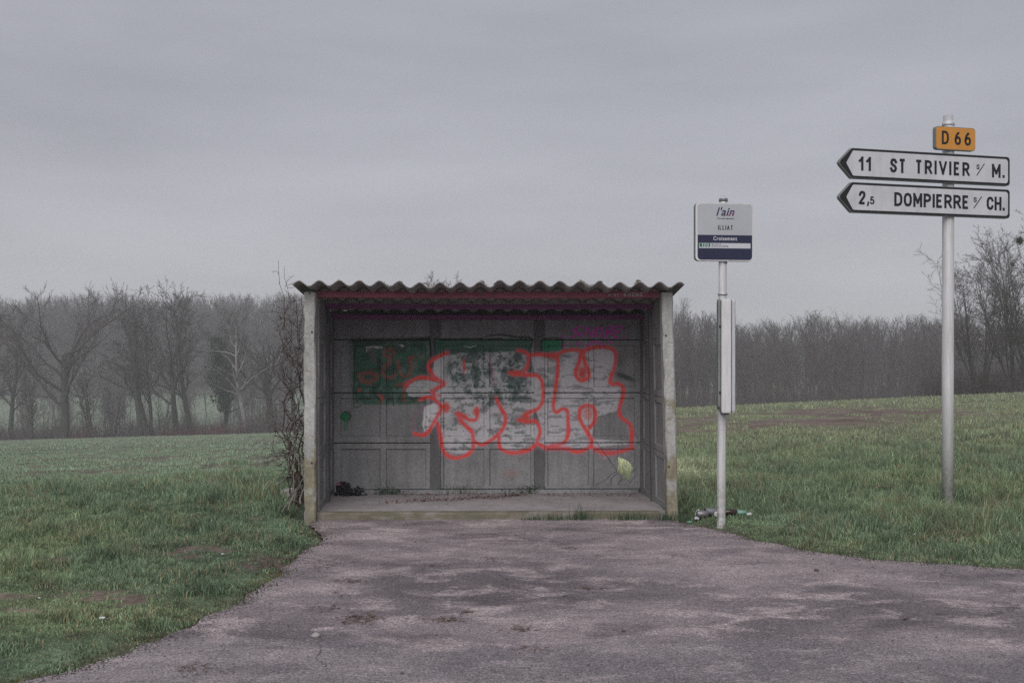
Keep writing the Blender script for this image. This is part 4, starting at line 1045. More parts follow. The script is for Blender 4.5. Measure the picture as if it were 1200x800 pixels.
bm = bmesh.new(); bmesh.ops.create_cone(bm, cap_ends=True, segments=20, radius1=.062, radius2=.062, depth=.035, matrix=Matrix.Translation((.004, 0, 3.525)))
from_bm('clamp', bm, M['galv'], pl)

# bus stop sign
BX, BY = 1.795, 9.62
bz = Tz(BX, BY)
bstop = empty('bus_stop_sign', (BX, BY, 0), 0, 'bus stop post with square grey and navy plate above a narrow timetable case', 'bus stop sign')
SCB = FPX/BY
def bz_(py): return H-(py-410)/SCB
def bx_(px): return (px-600)/SCB-BX
tube('post', [(-.008,0,bz-.2),(-.006,0,.5),(0,0,1.2),(.004,0,2.3)], [.037,.037,.036,.034], M['alu'], bstop, 16, flutes=1)
tube('collar', [(.004,0,bz_(346)),(.004,0,bz_(343))], [.041,.041], M['galv'], bstop, 20)
tube('post_top', [(.010,.0,2.25),(.010,0,bz_(232.5)),(.010,0,bz_(232)),(.010,0,bz_(230))], [.034,.034,.030,.012], M['galv'], bstop, 16)
tube('cap_band', [(.010,0,bz_(236)),(.010,0,bz_(233))], [.039,.037], M['alu_dark'], bstop, 20)
RB = radians(7)
def bframe(a, b, d): return Vector((a*cos(RB)+(.05+d)*sin(RB), a*sin(RB)-(.05+d)*cos(RB), b))
ca, cb_, cz0, cz1 = bx_(812.8)-.006, bx_(882.4)-.006, bz_(306.5), bz_(238.5)
case = plate('sign_case', rrect(ca, cb_, cz0, cz1, .035), bframe, -.05, 0, M['sign_back'], bstop)
plate('rim', rrect(ca+.001, cb_-.001, cz0+.001, cz1-.001, .034), bframe, .0002, .004, M['alu'], case)
ia, ib, iz0, iz1 = bx_(815)-.004, bx_(881)-.008, bz_(305), bz_(240)
def c5y(y): return bz_(220+y/8)
def c5x(x): return bx_(800+x/8)-.006
plate('grey_face', rrect(ia, ib, iz0, iz1, .03), bframe, .0042, .0055, M['sign_grey'], case)
low = [(a, b) for a, b in rrect(ia, ib, iz0, iz1, .03) if b < c5y(600)]
zt = c5y(450)
lowp = [(ia, zt)]+sorted([p for p in low if p[0] < (ia+ib)/2], key=lambda p: -p[1]-.3*0)+sorted([p for p in low if p[0] >= (ia+ib)/2], key=lambda p: p[1])+[(ib, zt)]
plate('navy_field', lowp, bframe, .0057, .0065, M['navy'], case)
plate('line_strip', [(c5x(135), c5y(573)), (c5x(630), c5y(573)), (c5x(630), c5y(525)), (c5x(135), c5y(525))], bframe, .0067, .0072, M['print_white'], case)
plate('green_box', [(c5x(140), c5y(562)), (c5x(242), c5y(562)), (c5x(242), c5y(527)), (c5x(140), c5y(527))], bframe, .0074, .0079, M['green_ink'], case)
road_text('120', bframe, c5x(160), c5x(228), c5y(558), c5y(531), M['print_white'], case, .22, .0084)
lettering('BELLEVILLE', bframe, c5x(256), c5x(345), c5y(543), c5y(530), M['navy_text'], case, .0080)
lettering('BOURG-EN-BRESSE', bframe, c5x(256), c5x(415), c5y(561), c5y(548), M['navy_text'], case, .0080)
lettering('Croisement', bframe, c5x(272), c5x(500), c5y(500), c5y(463), M['print_white'], case, .0075, bold=.02, spacing=1.12)
road_text('ILLIAT', bframe, c5x(318), c5x(460), c5y(398), c5y(362), M['black'], case, .20, .0064, .40)
lettering("l'ain", bframe, c5x(300), c5x(476), c5y(272), c5y(190), M['navy_text'], case, .0064, shear=.32, bold=.018, spacing=1.05)
lettering('Conseil général', bframe, c5x(310), c5x(470), c5y(306), c5y(288), M['navy_text'], case, .0064, bold=.02)
plate('pink_swash', [(c5x(392), c5y(274)), (c5x(420), c5y(268)), (c5x(478), c5y(238)), (c5x(470), c5y(236)), (c5x(430), c5y(252))], bframe, .0062, .0068, M['pink'], case)
for py in (252, 294):
    bm = bmesh.new(); bmesh.ops.create_cone(bm, cap_ends=True, segments=18, radius1=.040, radius2=.040, depth=.03, matrix=Matrix.Translation((.008, 0, bz_(py)))); from_bm('clamp', bm, M['galv'], case)
# timetable case seen nearly edge on
t0, t1 = bz_(482), bz_(351.5)
def tcase(name, x0, x1, y0, y1, z0, z1, r, mat, parent):
    bm = bmesh.new(); P_ = rrect(x0, x1, y0, y1, r, 4); zs = [z0, z0+.02, z1-.015, z1]; sc = [.90, 1, 1, .93]; cx, cy = (x0+x1)/2, (y0+y1)/2; prev = None
    for z_, s in zip(zs, sc):
        ring = [bm.verts.new((cx+(a-cx)*s, cy+(b-cy)*s, z_)) for a, b in P_]
        if prev:
            for k in range(len(P_)): bm.faces.new([prev[k], prev[(k+1) % len(P_)], ring[(k+1) % len(P_)], ring[k]])
        else: bm.faces.new(list(reversed(ring)))
        prev = ring
    bm.faces.new(prev); return from_bm(name, bm, mat, parent)
tc_ = tcase('timetable_case', bx_(838.6), bx_(855.5), -.175, -.03, t0+.02, t1-.01, .02, M['alu_dark'], bstop)
tcase('case_front', bx_(840.5), bx_(852), -.20, -.165, t0, t1, .012, M['alu'], tc_)
tcase('case_rail', bx_(852.6), bx_(856.8), -.19, -.12, t0+.0, t1-.005, .008, M['galv'], tc_)
tcase('case_rail', bx_(837.0), bx_(840.0), -.18, -.12, t0+.05, t1-.003, .008, M['sign_back'], tc_)
for py in (383, 459):
    bm = bmesh.new(); box_bm(bm, bx_(838.2), bx_(840), -.186, -.179, bz_(py+1.5), bz_(py-1.5)); from_bm('latch', bm, M['black'], tc_)
bm = bmesh.new(); box_bm(bm, bx_(843), bx_(850), -.15, -.05, t0-.022, t0+.021); from_bm('bracket', bm, M['alu_dark'], tc_)

# ------------------------------------------------------------------ bare branch generator
def perp(d):
    a = np.cross(d, [0, 0, 1.0]); n = np.linalg.norm(a)
    return a/n if n > 1e-4 else np.array([1., 0, 0])
class Wood:
    def __init__(s): s.tubes = []; s.tw = []
def grow(W, r_, p, d, length, rad, lvl, P):
    """P: dict of per level lists"""
    n = P['seg'][lvl]; pts = [p.copy()]; rads = [rad]; step = length/n
    last = lvl == P['max']
    for i in range(n):
        d = d + r_.normal(0, P['wob'][lvl], 3); d[2] += P['up'][lvl]*(step/length)
        d /= np.linalg.norm(d); p = p+d*step; pts.append(p.copy()); rads.append(rad*(1-(1-P['tap'][lvl])*(i+1)/n))
    if last:
        W.tw.append((pts[0], pts[-1], rad)); 
        if n > 1: W.tw[-1] = (pts[0], pts[1], rad); W.tw.append((pts[1], pts[-1], rad*.7))
        return
    if lvl >= P.get('twl', 99):
        for i in range(n): W.tw.append((pts[i], pts[i+1], rads[i]))
    else: W.tubes.append((np.array(pts), np.array(rads), lvl))
    k = P['kids'][lvl]; k = int(r_.integers(max(1, int(k*.8)), int(k*1.2)+1)); s0 = P['start'][lvl]
    for j in range(k):
        t = s0+(1-s0)*((j+r_.random())/k); t = min(t, .999); f = t*n; i = int(f); q = pts[i]+(pts[i+1]-pts[i])*(f-i)
        base = pts[i+1]-pts[i]; base = base/np.linalg.norm(base)
        az = r_.uniform(0, 2*pi) if lvl else (j*2.4+r_.uniform(-.5, .5))
        u = perp(base); v_ = np.cross(base, u); side = u*cos(az)+v_*sin(az)
        an = r_.uniform(*P['ang'][lvl]); nd = base*cos(an)+side*sin(an)
        ln = length*P['len'][lvl]*r_.uniform(.65, 1.2)*(1-P['fall'][lvl]*t)
        grow(W, r_, q, nd, ln, rads[i]*P['rr'][lvl], lvl+1, P)
def mesh_tubes(tubes, sides=(6, 5, 4, 3, 3)):
    VV, FF = [], []; off = 0
    for pts, rads, lvl in tubes:
        k = sides[min(lvl, len(sides)-1)]; n = len(pts); dirs = np.gradient(pts, axis=0); dirs /= np.linalg.norm(dirs, axis=1)[:, None]+1e-9
        u = np.array([perp(d) for d in dirs]); v_ = np.cross(dirs, u); th = np.arange(k)*2*pi/k
        ring = pts[:, None, :]+rads[:, None, None]*(u[:, None, :]*np.cos(th)[None, :, None]+v_[:, None, :]*np.sin(th)[None, :, None])
        VV.append(ring.reshape(-1, 3)); i = np.arange(n-1)[:, None]*k; j = np.arange(k)[None, :]; j2 = (j+1) % k
        a, b, c_, d_ = (i+j).ravel(), (i+j2).ravel(), (i+k+j2).ravel(), (i+k+j).ravel()
        FF.append(np.concatenate([np.stack([a, b, c_], 1), np.stack([a, c_, d_], 1)])+off); off += n*k
    return np.concatenate(VV), np.concatenate(FF)
def mesh_twigs(tw, r_, wmin=0.0):
    a = np.array([t[0] for t in tw]); b = np.array([t[1] for t in tw]); w = np.maximum(np.array([t[2] for t in tw]), wmin)
    s = np.cross(b-a, r_.normal(0, 1, a.shape)); s /= np.linalg.norm(s, axis=1)[:, None]+1e-9; s *= w[:, None]
    V = np.stack([a-s, a+s, b], 1).reshape(-1, 3); return V, np.arange(len(V)).reshape(-1, 3)
OAK = dict(max=4, seg=[6, 8, 6, 4, 1], wob=[.05, .17, .22, .26, .3], up=[.1, .75, .45, .25, 0], tap=[.55, .12, .15, .25, 0], kids=[9, 10, 8, 7, 0], start=[.38, .18, .12, .1, 0],
           ang=[(.45, 1.15), (.45, 1.0), (.4, 1.0), (.4, 1.1), (0, 0)], len=[1.05, .48, .48, .42, 0], fall=[.0, .45, .35, .3, 0], rr=[.50, .50, .5, .55, 0], th=.50)
TALL = dict(OAK, seg=[8, 7, 5, 4, 1], kids=[16, 8, 7, 6, 0], start=[.25, .15, .1, .1, 0], ang=[(.35, .9), (.4, .9), (.4, 1.0), (.4, 1.0), (0, 0)], len=[.52, .46, .5, .45, 0], tap=[.18, .15, .2, .3, 0],
            fall=[.45, .4, .3, .3, 0], up=[.1, .7, .4, .2, 0], rr=[.42, .5, .5, .55, 0], th=.80)
COPP = dict(max=3, seg=[9, 6, 4, 1], wob=[.07, .16, .24, .3], up=[.45, .45, .2, 0], tap=[.10, .15, .3, 0], kids=[15, 9, 9, 0], start=[.25, .12, .1, 0],
            ang=[(.4, .9), (.35, .9), (.4, 1.1), (0, 0)], len=[.34, .46, .5, 0], fall=[.5, .3, .3, 0], rr=[.42, .5, .55, 0], th=.85)
FARP = dict(max=3, seg=[6, 3, 2, 1], wob=[.05, .14, .25, .3], up=[.05, .5, .2, .0], tap=[.10, .25, .4, 0], kids=[17, 7, 5, 0], start=[.25, .15, .1, 0],
            ang=[(.35, .9), (.4, .95), (.4, 1.0), (0, 0)], len=[.34, .5, .6, 0], fall=[.5, .3, .3, 0], rr=[.36, .5, .6, 0], th=.85, twl=2)
FARS = dict(FARP, max=2, kids=[20, 19, 0], seg=[5, 2, 1], ang=[(.35, .85), (.35, 1.0), (0, 0)], len=[.34, .55, 0], th=.85, twl=9)
def make_tree(seed, h, rad, P, stems=1, lean=.0, twigw=.012, spread=.3, sides=(7, 5, 4, 3, 3)):
    r_ = np.random.default_rng(seed); W = Wood()
    for s in range(stems):
        az = r_.uniform(0, 2*pi); sp = spread*r_.uniform(.25, 1) if stems > 1 else lean
        d = np.array([cos(az)*sp, sin(az)*sp, 1.0]); d /= np.linalg.norm(d)
        p = np.array([cos(az)*rad*.6*(stems > 1), sin(az)*rad*.6*(stems > 1), -.4])
        grow(W, r_, p, d, h*P['th']*r_.uniform(.85, 1.05), rad, 0, P)
    big = [t for t in W.tubes if t[2] <= 1]; small = [t for t in W.tubes if t[2] > 1]
    V1, F1 = mesh_tubes(big, sides); 
    V2, F2 = mesh_twigs(W.tw, r_, twigw)
    if small:
        V3, F3 = mesh_tubes([(a, np.maximum(b, twigw*.9), c_) for a, b, c_ in small]); F2 = F2+len(V3); V2 = np.concatenate([V3, V2]); F2 = np.concatenate([F3, F2])
    zmax = max(V2[:, 2].max(), V1[:, 2].max()); k = h/zmax
    return (V1*k, F1), (V2*k, F2)

PROTO = {}
def proto(key, *a, **k):
    if key not in PROTO:
        (V1, F1), (V2, F2) = make_tree(*a, **k)
        PROTO[key] = (tri_mesh('trunk', V1, F1), tri_mesh('crown', V2, F2))
    return PROTO[key]
BARK = {}
def place_tree(key, x, y, s, rz, label, bark='bark', group='bare trees along the field edge', name='bare_tree', z=None, sxy=1.0):
    mt, mc = PROTO[key]
    t = empty(name, (x, y, Tz(x, y) if z is None else z), rz, label, 'tree', group); t.scale = (s*sxy, s*sxy, s)
    if len(mt.materials) == 0: mt.materials.append(M[bark])
    if len(mc.materials) == 0: mc.materials.append(M['twig'])
    a = bpy.data.objects.new('trunk', mt); C.objects.link(a); a.parent = t
    if mt.materials[0] is not M[bark]: a.material_slots[0].link = 'OBJECT'; a.material_slots[0].material = M[bark]
    b = bpy.data.objects.new('crown', mc); C.objects.link(b); b.parent = t
    return t
proto('oak1', 11, 17, .42, OAK, lean=.05, twigw=.014)
proto('oak2', 12, 17, .36, OAK, lean=.12, twigw=.014)
proto('tall1', 21, 17, .33, TALL, lean=.03, twigw=.014)
proto('tall2', 22, 17, .30, TALL, lean=.08, twigw=.014)
proto('fork', 31, 16, .26, TALL, stems=2, spread=.28, twigw=.014)
proto('small', 41, 8, .12, COPP, stems=3, spread=.35, twigw=.012)
proto('copp1', 51, 11.5, .075, COPP, stems=9, spread=.60, twigw=.008)
proto('copp2', 52, 11.5, .075, COPP, stems=7, spread=.42, twigw=.008)
def at(px, y): return (px-600)/FPX*y
# (key, px, Y, scale, bark, label)
row = [
 ('oak1', 76, 119, 1.02, 'bark', 'broad bare oak with wide dark limbs, largest tree of the left row'),
 ('tall2', 12, 128, .92, 'bark_green', 'bare tree leaning in at the far left edge of the row'),
 ('small', 106, 122, .95, 'bark', 'small many stemmed bare tree just right of the broad oak'),
 ('small', 133, 124, .72, 'bark', 'low bare sapling between the broad oak and the tall close trunks'),
 ('tall1', 166, 122, .97, 'bark_green', 'tall straight bare tree, left one of the close trunks, greenish bark'),
 ('fork', 177, 124, .98, 'bark', 'forked bare tree crowding the tall straight trunk'),
 ('oak2', 208, 121, .99, 'bark', 'gnarled bare tree with a thick dark trunk left of the ivy hung tree'),
 ('tall2', 224, 123, 1.0, 'bark_green', 'bare tree with rising limbs just right of the gnarled trunk'),
 ('fork', 262, 125, .80, 'bark', 'thin bare tree with ivy hanging from its limbs'),
 ('tall1', 289, 122, .88, 'birch', 'slender bare tree with a pale whitish leaning trunk'),
 ('oak1', 318, 126, .90, 'bark', 'bare tree showing behind the tangled shrub beside the shelter'),
 ('small', 190, 119, .60, 'bark', 'shrubby bare sapling in front of the tall close trunks'),
 ('small', 38, 121, .85, 'bark_green', 'many stemmed bare sapling left of the broad oak trunk'),
 ('oak2', -30, 122, 1.0, 'bark', 'bare tree mostly cut off by the left edge of the view'),
 ('tall1', 345, 130, .95, 'bark', 'bare tree half hidden by the left concrete post of the shelter'),
 ('tall2', 521, 122, 1.02, 'bark', 'bare tree whose top shows above the roof left of the middle'),
 ('oak2', 716, 112, .86, 'bark', 'bare tree whose top just clears the roof at its right end'),
]
rr_ = np.random.default_rng(5)
for i, (key, px, Y, s, bk, lab) in enumerate(row):
    t = place_tree(key, at(px, Y), Y, s, rr_.uniform(0, 6.28), lab, bk)
    if 'pale whitish' in lab: t.rotation_euler = (0, radians(-5), 1.0)
# trees of the right hand clump
clump = [('copp1', 1150, 71, .84, 'leftmost many stemmed bare tree of the clump behind the direction sign'), ('copp2', 1188, 76, .97, 'tall many stemmed bare tree in the middle of the clump right of the direction sign'),
         ('copp1', 1212, 71, 1.06, 'tallest bare tree of the right clump, cut by the right edge, with a mistletoe ball'), ('copp2', 1262, 76, 1.0, 'bare tree of the right clump standing just beyond the right edge')]
for i, (key, px, Y, s, lab) in enumerate(clump):
    t = place_tree(key, at(px, Y), Y, s, [2.6, 2.0, 3.9, 5.0][i], lab, 'bark_green', 'bare trees in the clump right of the signs')
    if i == 2:
        V, F = mesh_twigs([(np.zeros(3), (v_ := rr_.normal(0, 1, 3))/np.linalg.norm(v_)*rr_.uniform(.2, .42), .018) for _ in range(420)], rr_)
        o = link('mistletoe', tri_mesh('mistletoe', V, F), M['ivy'], t); o.location = ((1196-1212)/FPX*71, 0, 9.0)
        o = link('mistletoe', o.data.copy(), None, t); o.location = ((1190-1212)/FPX*71, .2, 7.6); o.scale = (.5,)*3
        for ch in [c_ for c_ in t.children if c_.name.startswith('mistletoe')]:
            ch.matrix_parent_inverse = Matrix.Rotation(-3.9, 4, 'Z')

# ivy hanging from the thin tree
iv = []
ix, iy = at(258, 123.5), 123.5; izz = Tz(ix, iy)
V = []; r_ = np.random.default_rng(8)
for k in range(2600):
    zc = r_.uniform(2.5, 10.5); w = .9*(1-abs(zc-6)/5.5)+.25; c_ = np.array([ix+r_.normal(0, w*.6)+(7-zc)*.10, iy+r_.normal(0, w*.6), izz+zc])
    e = r_.normal(0, .13, (3, 3)); V.append(c_+e)
ivy = link('ivy', tri_mesh('ivy', np.concatenate(V), np.arange(len(V)*3).reshape(-1, 3)), M['ivy'])
tag(ivy, 'dark evergreen ivy mass hanging between the bare trees', 'ivy')

# woods that read as one mass
FPROTO = [make_tree(100+i, 16, .15, FARP, lean=.06, twigw=.016, sides=(3, 3, 3)) for i in range(6)]
FSIMP = [make_tree(200+i, 16, .15, FARS, lean=.06, twigw=.024, sides=(3, 3, 3)) for i in range(6)]
def wood(name, pts, label, seed, mat='twig', smin=.8, smax=1.1, ysimple=1e9, hfun=None):
    r_ = np.random.default_rng(seed); VV, FF = [], []; off = 0
    X = np.array([p[0] for p in pts]); Y = np.array([p[1] for p in pts]); Z = T(X, Y)
    for x_, y_, z_ in zip(X, Y, Z):
        (V1, F1), (V2, F2) = (FPROTO if y_ < ysimple else FSIMP)[r_.integers(6)]; s = hfun(x_, y_, z_, r_)/16 if hfun else r_.uniform(smin, smax); a = r_.uniform(0, 6.28)
        for V, F in ((V1, F1), (V2, F2)):
            Q = V*s; q = np.stack([Q[:, 0]*cos(a)-Q[:, 1]*sin(a)+x_, Q[:, 0]*sin(a)+Q[:, 1]*cos(a)+y_, Q[:, 2]+z_], 1)
            VV.append(q); FF.append(F+off); off += len(V)
    o = link(name, tri_mesh(name, np.concatenate(VV), np.concatenate(FF)), M[mat]); tag(o, label, None, None, 'stuff'); return o
r_ = np.random.default_rng(77)
def fill(n, px0, px1, y0, y1):
    y_ = r_.uniform(y0, y1, n); p = r_.uniform(px0, px1, n); return list(zip((p-600)/FPX*y_, y_))
def canopy(keys, tops, var):
    """canopy height above the ground so that the wood ends in the rolling skyline it has from the road"""
    def f(x, y, z, r):
        px = 600+FPX*x/y; top = np.interp(px, keys, tops)+3*sin(px*.11)+2*sin(px*.043+1)
        h = H+(410-top)*y/FPX-z-abs(r.normal(0, var)); return max(6.0, min(20.0, h))
    return f
cl = canopy([-200, 0, 60, 130, 200, 330, 560], [336, 338, 341, 334, 341, 336, 343], 1.5)
cr = canopy([560, 790, 840, 872, 900, 960, 1000, 1050, 1100, 1160, 1300], [350, 360, 363, 374, 370, 362, 367, 363, 366, 372, 366], 1.0)
wood('distant_wood', fill(380, -140, 500, 242, 262)+fill(430, -140, 500, 262, 300)+fill(120, 500, 800, 226, 300), 'hazy grey wood on the hillside behind the left field', 1, ysimple=200, hfun=cl)
wood('distant_wood', [p for p in fill(300, -120, 520, 165, 240) if fbm(np.array([(600+FPX*p[0]/p[1])/45]), np.array([0.5]), 203, 2)[0] > .46], 'loose bare trees in the valley below the hillside wood', 2, smin=.45, smax=.95, ysimple=100)
wood('distant_wood', fill(200, 560, 1280, 126, 146)+fill(460, 560, 1280, 146, 200), 'dense hazy grey wood beyond the right field', 3, ysimple=150, hfun=cr)
# undergrowth
def scrub(name, n, px0, px1, y0, y1, h0, h1, mat, label, seed, w=.02, cl=None, per=14):
    r_ = np.random.default_rng(seed); tw = []
    y_ = r_.uniform(y0, y1, n); p = r_.uniform(px0, px1, n)
    if cl is not None:
        k = fbm(p/cl, y_*.1, seed) > .5; p, y_ = p[k], y_[k]
    x_ = (p-600)/FPX*y_; z_ = T(x_, y_)
    for a, b, c_ in zip(x_, y_, z_):
        h = r_.uniform(h0, h1)*(.5+fbm(np.array([a*.2]), np.array([b*.1]), seed+3)[0])
        for j in range(per):
            d = r_.normal(0, .38, 3); d[2] = abs(d[2])*.3+1; d *= h*r_.uniform(.4, 1)/np.linalg.norm(d)
            q = np.array([a+r_.normal(0, .3), b+r_.normal(0, .3), c_-.1]); tw.append((q, q+d, w))
            for m_ in range(2):
                t = r_.uniform(.3, .8); e = r_.normal(0, .28, 3)*h*.4; e[2] = abs(e[2]); tw.append((q+d*t, q+d*t+e, w*.6))
    V, F = mesh_twigs(tw, r_); o = link(name, tri_mesh(name, V, F), M[mat]); tag(o, label, None, None, 'stuff'); return o
scrub('undergrowth', 620, -60, 560, 118, 136, 1.2, 4.4, 'twig', 'grey brown scrub between the trunks at the field edge', 4, .022)
scrub('undergrowth', 260, -40, 520, 117, 122, .8, 2.4, 'twig_red', 'reddish low shrubs along the left field edge', 5, .022, 40)
scrub('undergrowth', 420, 1085, 1300, 70, 78, 1.2, 3.0, 'twig', 'dark bramble thicket at the foot of the right clump', 6, .016)
scrub('undergrowth', 1300, 560, 1240, 112, 130, 2.5, 8.5, 'twig', 'scrubby edge of the wood beyond the right field', 7, .028, None, 12)
scrub('undergrowth', 420, -140, 520, 240, 256, 3, 8, 'twig', 'scrubby lower edge of the hillside wood', 9, .04, None, 12)

# ------------------------------------------------------------------ tangled climber beside the shelter
r_ = np.random.default_rng(3)
bx, by = -1.98, 10.32
shr = empty('climbing_shrub', (bx, by, Tz(bx-.1, by)), 0, 'tangled leafless climbing shrub beside the left concrete post', 'shrub')
tb, tw = [], []
def stem(p, tgt, r0, n=22, wob=.05, tw_n=26, red=False):
    p = np.array(p, float); tgt = np.array(tgt, float); pts = [p.copy()]; v_ = np.zeros(3)
    for i in range(n):
        v_ = v_*.6+r_.normal(0, wob*.35, 3)*np.array([1, 1, .3]); q = p+(tgt-p)*((i+1)/n)+v_*sin(pi*(i+1)/n)*3; pts.append(q)
    pts = np.array(pts); rad = r0*(1-.75*np.linspace(0, 1, n+1)); tb.append((pts, rad, 2))
    for j in range(int(tw_n*.62)):
        f = r_.uniform(.08, .98)*n; i = int(f); q = pts[i]+(pts[i+1]-pts[i])*(f-i)
        d = r_.normal(0, 1, 3); d[2] = d[2]*.6+.25; d /= np.linalg.norm(d); ln = r_.uniform(.03, .16)*(1.25 if i < n*.6 else .8)
        k = r_.integers(2, 5); P_ = [q]
        for _ in range(k): d = d+r_.normal(0, .35, 3); d /= np.linalg.norm(d); P_.append(P_[-1]+d*ln/k*1.3)
        tb.append((np.array(P_), np.linspace(.0028, .0012, k+1), 3))
        for m_ in range(2):
            e = r_.normal(0, .035, 3); tw.append((P_[-2], P_[-2]+e, .0014))
def wp(px, py, Y): return (np.array([(px-600)/FPX*Y-bx, Y-by, H-(py-410)/FPX*Y-shr.location.z]))
for (p0, p1, r0, k) in [((352,592),(347,352),.011,46), ((349,594),(356,420),.012,44), ((346,592),(340,375),.009,40), ((355,590),(353,345),.009,40), ((343,590),(326,305),.007,34), ((350,590),(333,312),.006,26),
                        ((345,588),(331,400),.007,34), ((356,590),(357,400),.010,34), ((340,560),(318,400),.005,24), ((348,585),(341,440),.008,34), ((353,588),(350,470),.010,30), ((342,588),(333,470),.006,28),
                        ((344,560),(317,470),.006,16), ((340,555),(300,515),.004,14), ((338,530),(306,544),.004,12), ((350,575),(326,545),.005,20), ((347,480),(322,372),.004,20), ((345,430),(322,360),.004,16), ((352,400),(336,330),.004,20),
                        ((350,440),(357,368),.005,18), ((338,500),(330,360),.004,24)]:
    Y0 = 10.32+r_.uniform(-.12, .3); stem(wp(*p0, Y0), wp(*p1, Y0+r_.uniform(-.1, .1)), r0, 20, .045, k)
V, F = mesh_tubes(tb, (5, 5, 5, 3)); V2, F2 = mesh_twigs(tw, r_)
link('stems', tri_mesh('stems', V, F), M['vine'], shr); link('twigs', tri_mesh('twigs', V2, F2), M['vine'], shr)['kind'] = 'stuff'
tb, tw = [], []
for (p0, p1, r0, k) in [((338,597),(352,540),.007,4), ((330,600),(355,560),.006,3), ((352,590),(355,545),.010,3), ((346,520),(339,548),.007,2), ((348,500),(347,540),.007,2), ((324,568),(334,556),.008,0), ((330,440),(326,450),.004,0), ((345,585),(341,480),.005,10), ((356,560),(350,500),.005,8)]:
    stem(wp(*p0, 10.1), wp(*p1, 10.15), r0, 8, .02, k)
V, F = mesh_tubes(tb, (5, 5, 5, 3)); link('dry_stems', tri_mesh('dry_stems', V, F), M['vine_grey'], shr)

# ------------------------------------------------------------------ small things
def blob(name, r, sc, amp, mat, loc, label, cat, seed=0, sub=3, parent=None, group=None):
    bm = bmesh.new(); bmesh.ops.create_icosphere(bm, subdivisions=sub, radius=1)
    rr = random.Random(seed); P_ = [(Vector((rr.uniform(-1, 1), rr.uniform(-1, 1), rr.uniform(-1, 1))).normalized(), rr.uniform(-1, 1)) for _ in range(14)]
    for v_ in bm.verts:
        n_ = v_.co.normalized(); k = 1+amp*sum(w*max(0, n_.dot(p))**3 for p, w in P_)
        v_.co = Vector((n_.x*sc[0], n_.y*sc[1], n_.z*sc[2]))*r*k
    o = from_bm(name, bm, mat, parent); o.location = loc
    if label: tag(o, label, cat, group)
    return o
gxx, gyy, gz = ground_at(343, 583)
blob('rock', .12, (1, .7, .55), .35, M['stone'], (gxx, gyy+.02, gz+.03), 'pale stone lying in the grass under the climbing shrub', 'stone', 4)
# black bag in the corner
bagx, bagy = SHX+lx(407, 1.15)+.0, YF+1.17
bag = empty('rubbish_bag', (bagx-.02, bagy, ZF), .2, 'crumpled black plastic bag in the left rear corner of the shelter', 'bag')
def crumple(name, sc, amp, mat, loc, seed, parent):
    bm = bmesh.new(); bmesh.ops.create_icosphere(bm, subdivisions=4, radius=1)
    for v_ in bm.verts:
        n_ = v_.co.normalized(); x_, y_, z_ = n_
        k = 1+amp*(float(fbm(np.array([x_*3+seed]), np.array([y_*3+z_*2.3]), seed, 3)[0])-.5)*2
        rid = abs(float(fbm(np.array([x_*5+z_*4]), np.array([y_*5-z_*3]), seed+5, 2)[0])-.5)*2
        k -= amp*.5*rid
        v_.co = Vector((n_.x*sc[0]*k, n_.y*sc[1]*k, max(-.02, n_.z*sc[2]*k)))
    o = from_bm(name, bm, mat, parent); o.location = loc; return o
crumple('bag_body', (.13, .10, .13), .5, M['bag'], (-.04, 0, .015), 3, bag)
crumple('bag_fold', (.10, .07, .075), .6, M['bag'], (.10, -.01, .015), 8, bag)
crumple('bag_fold', (.05, .05, .06), .5, M['bag'], (-.09, -.03, .10), 12, bag)
crumple('label_scrap', (.022, .02, .018), .3, M['pink'], (-.11, -.06, .14), 14, bag)
bag.scale = (.85,)*3
# dead leaves along the back of the floor
LV = []; r_ = np.random.default_rng(17)
def leafquad(c_, s, flat=.35):
    u = r_.normal(0, 1, 3); u[2] *= flat; u /= np.linalg.norm(u); w = np.cross(u, [0, 0, 1.0])+r_.normal(0, flat, 3); w /= np.linalg.norm(w)
    a = c_-u*s; b = c_+w*s*.55+np.array([0, 0, s*.15]); d = c_+u*s; e = c_-w*s*.55; return [a, b, d, a, d, e]
for k in range(900):
    t = r_.random()**.8; px = 440+t*170 if k < 560 else r_.uniform(470, 748)
    py = 590-(px-440)/170*9+r_.normal(0, 1.0) if k < 560 else 580+r_.uniform(-.8, 1.5)
    if k < 560 and px > 600: py = 581
    Y_ = (H-ZF)*FPX/(py-410); LV += leafquad(np.array([(px-600)/FPX*Y_, min(Y_, YF+1.30), ZF+.004+abs(r_.normal(0, .010))]), r_.uniform(.006, .016))
tag(link('dead_leaves', tri_mesh('dead_leaves', np.array(LV), np.arange(len(LV)).reshape(-1, 3)), M['dead_leaf']), 'red brown dead leaves drifted across the shelter floor', None, None, 'stuff')
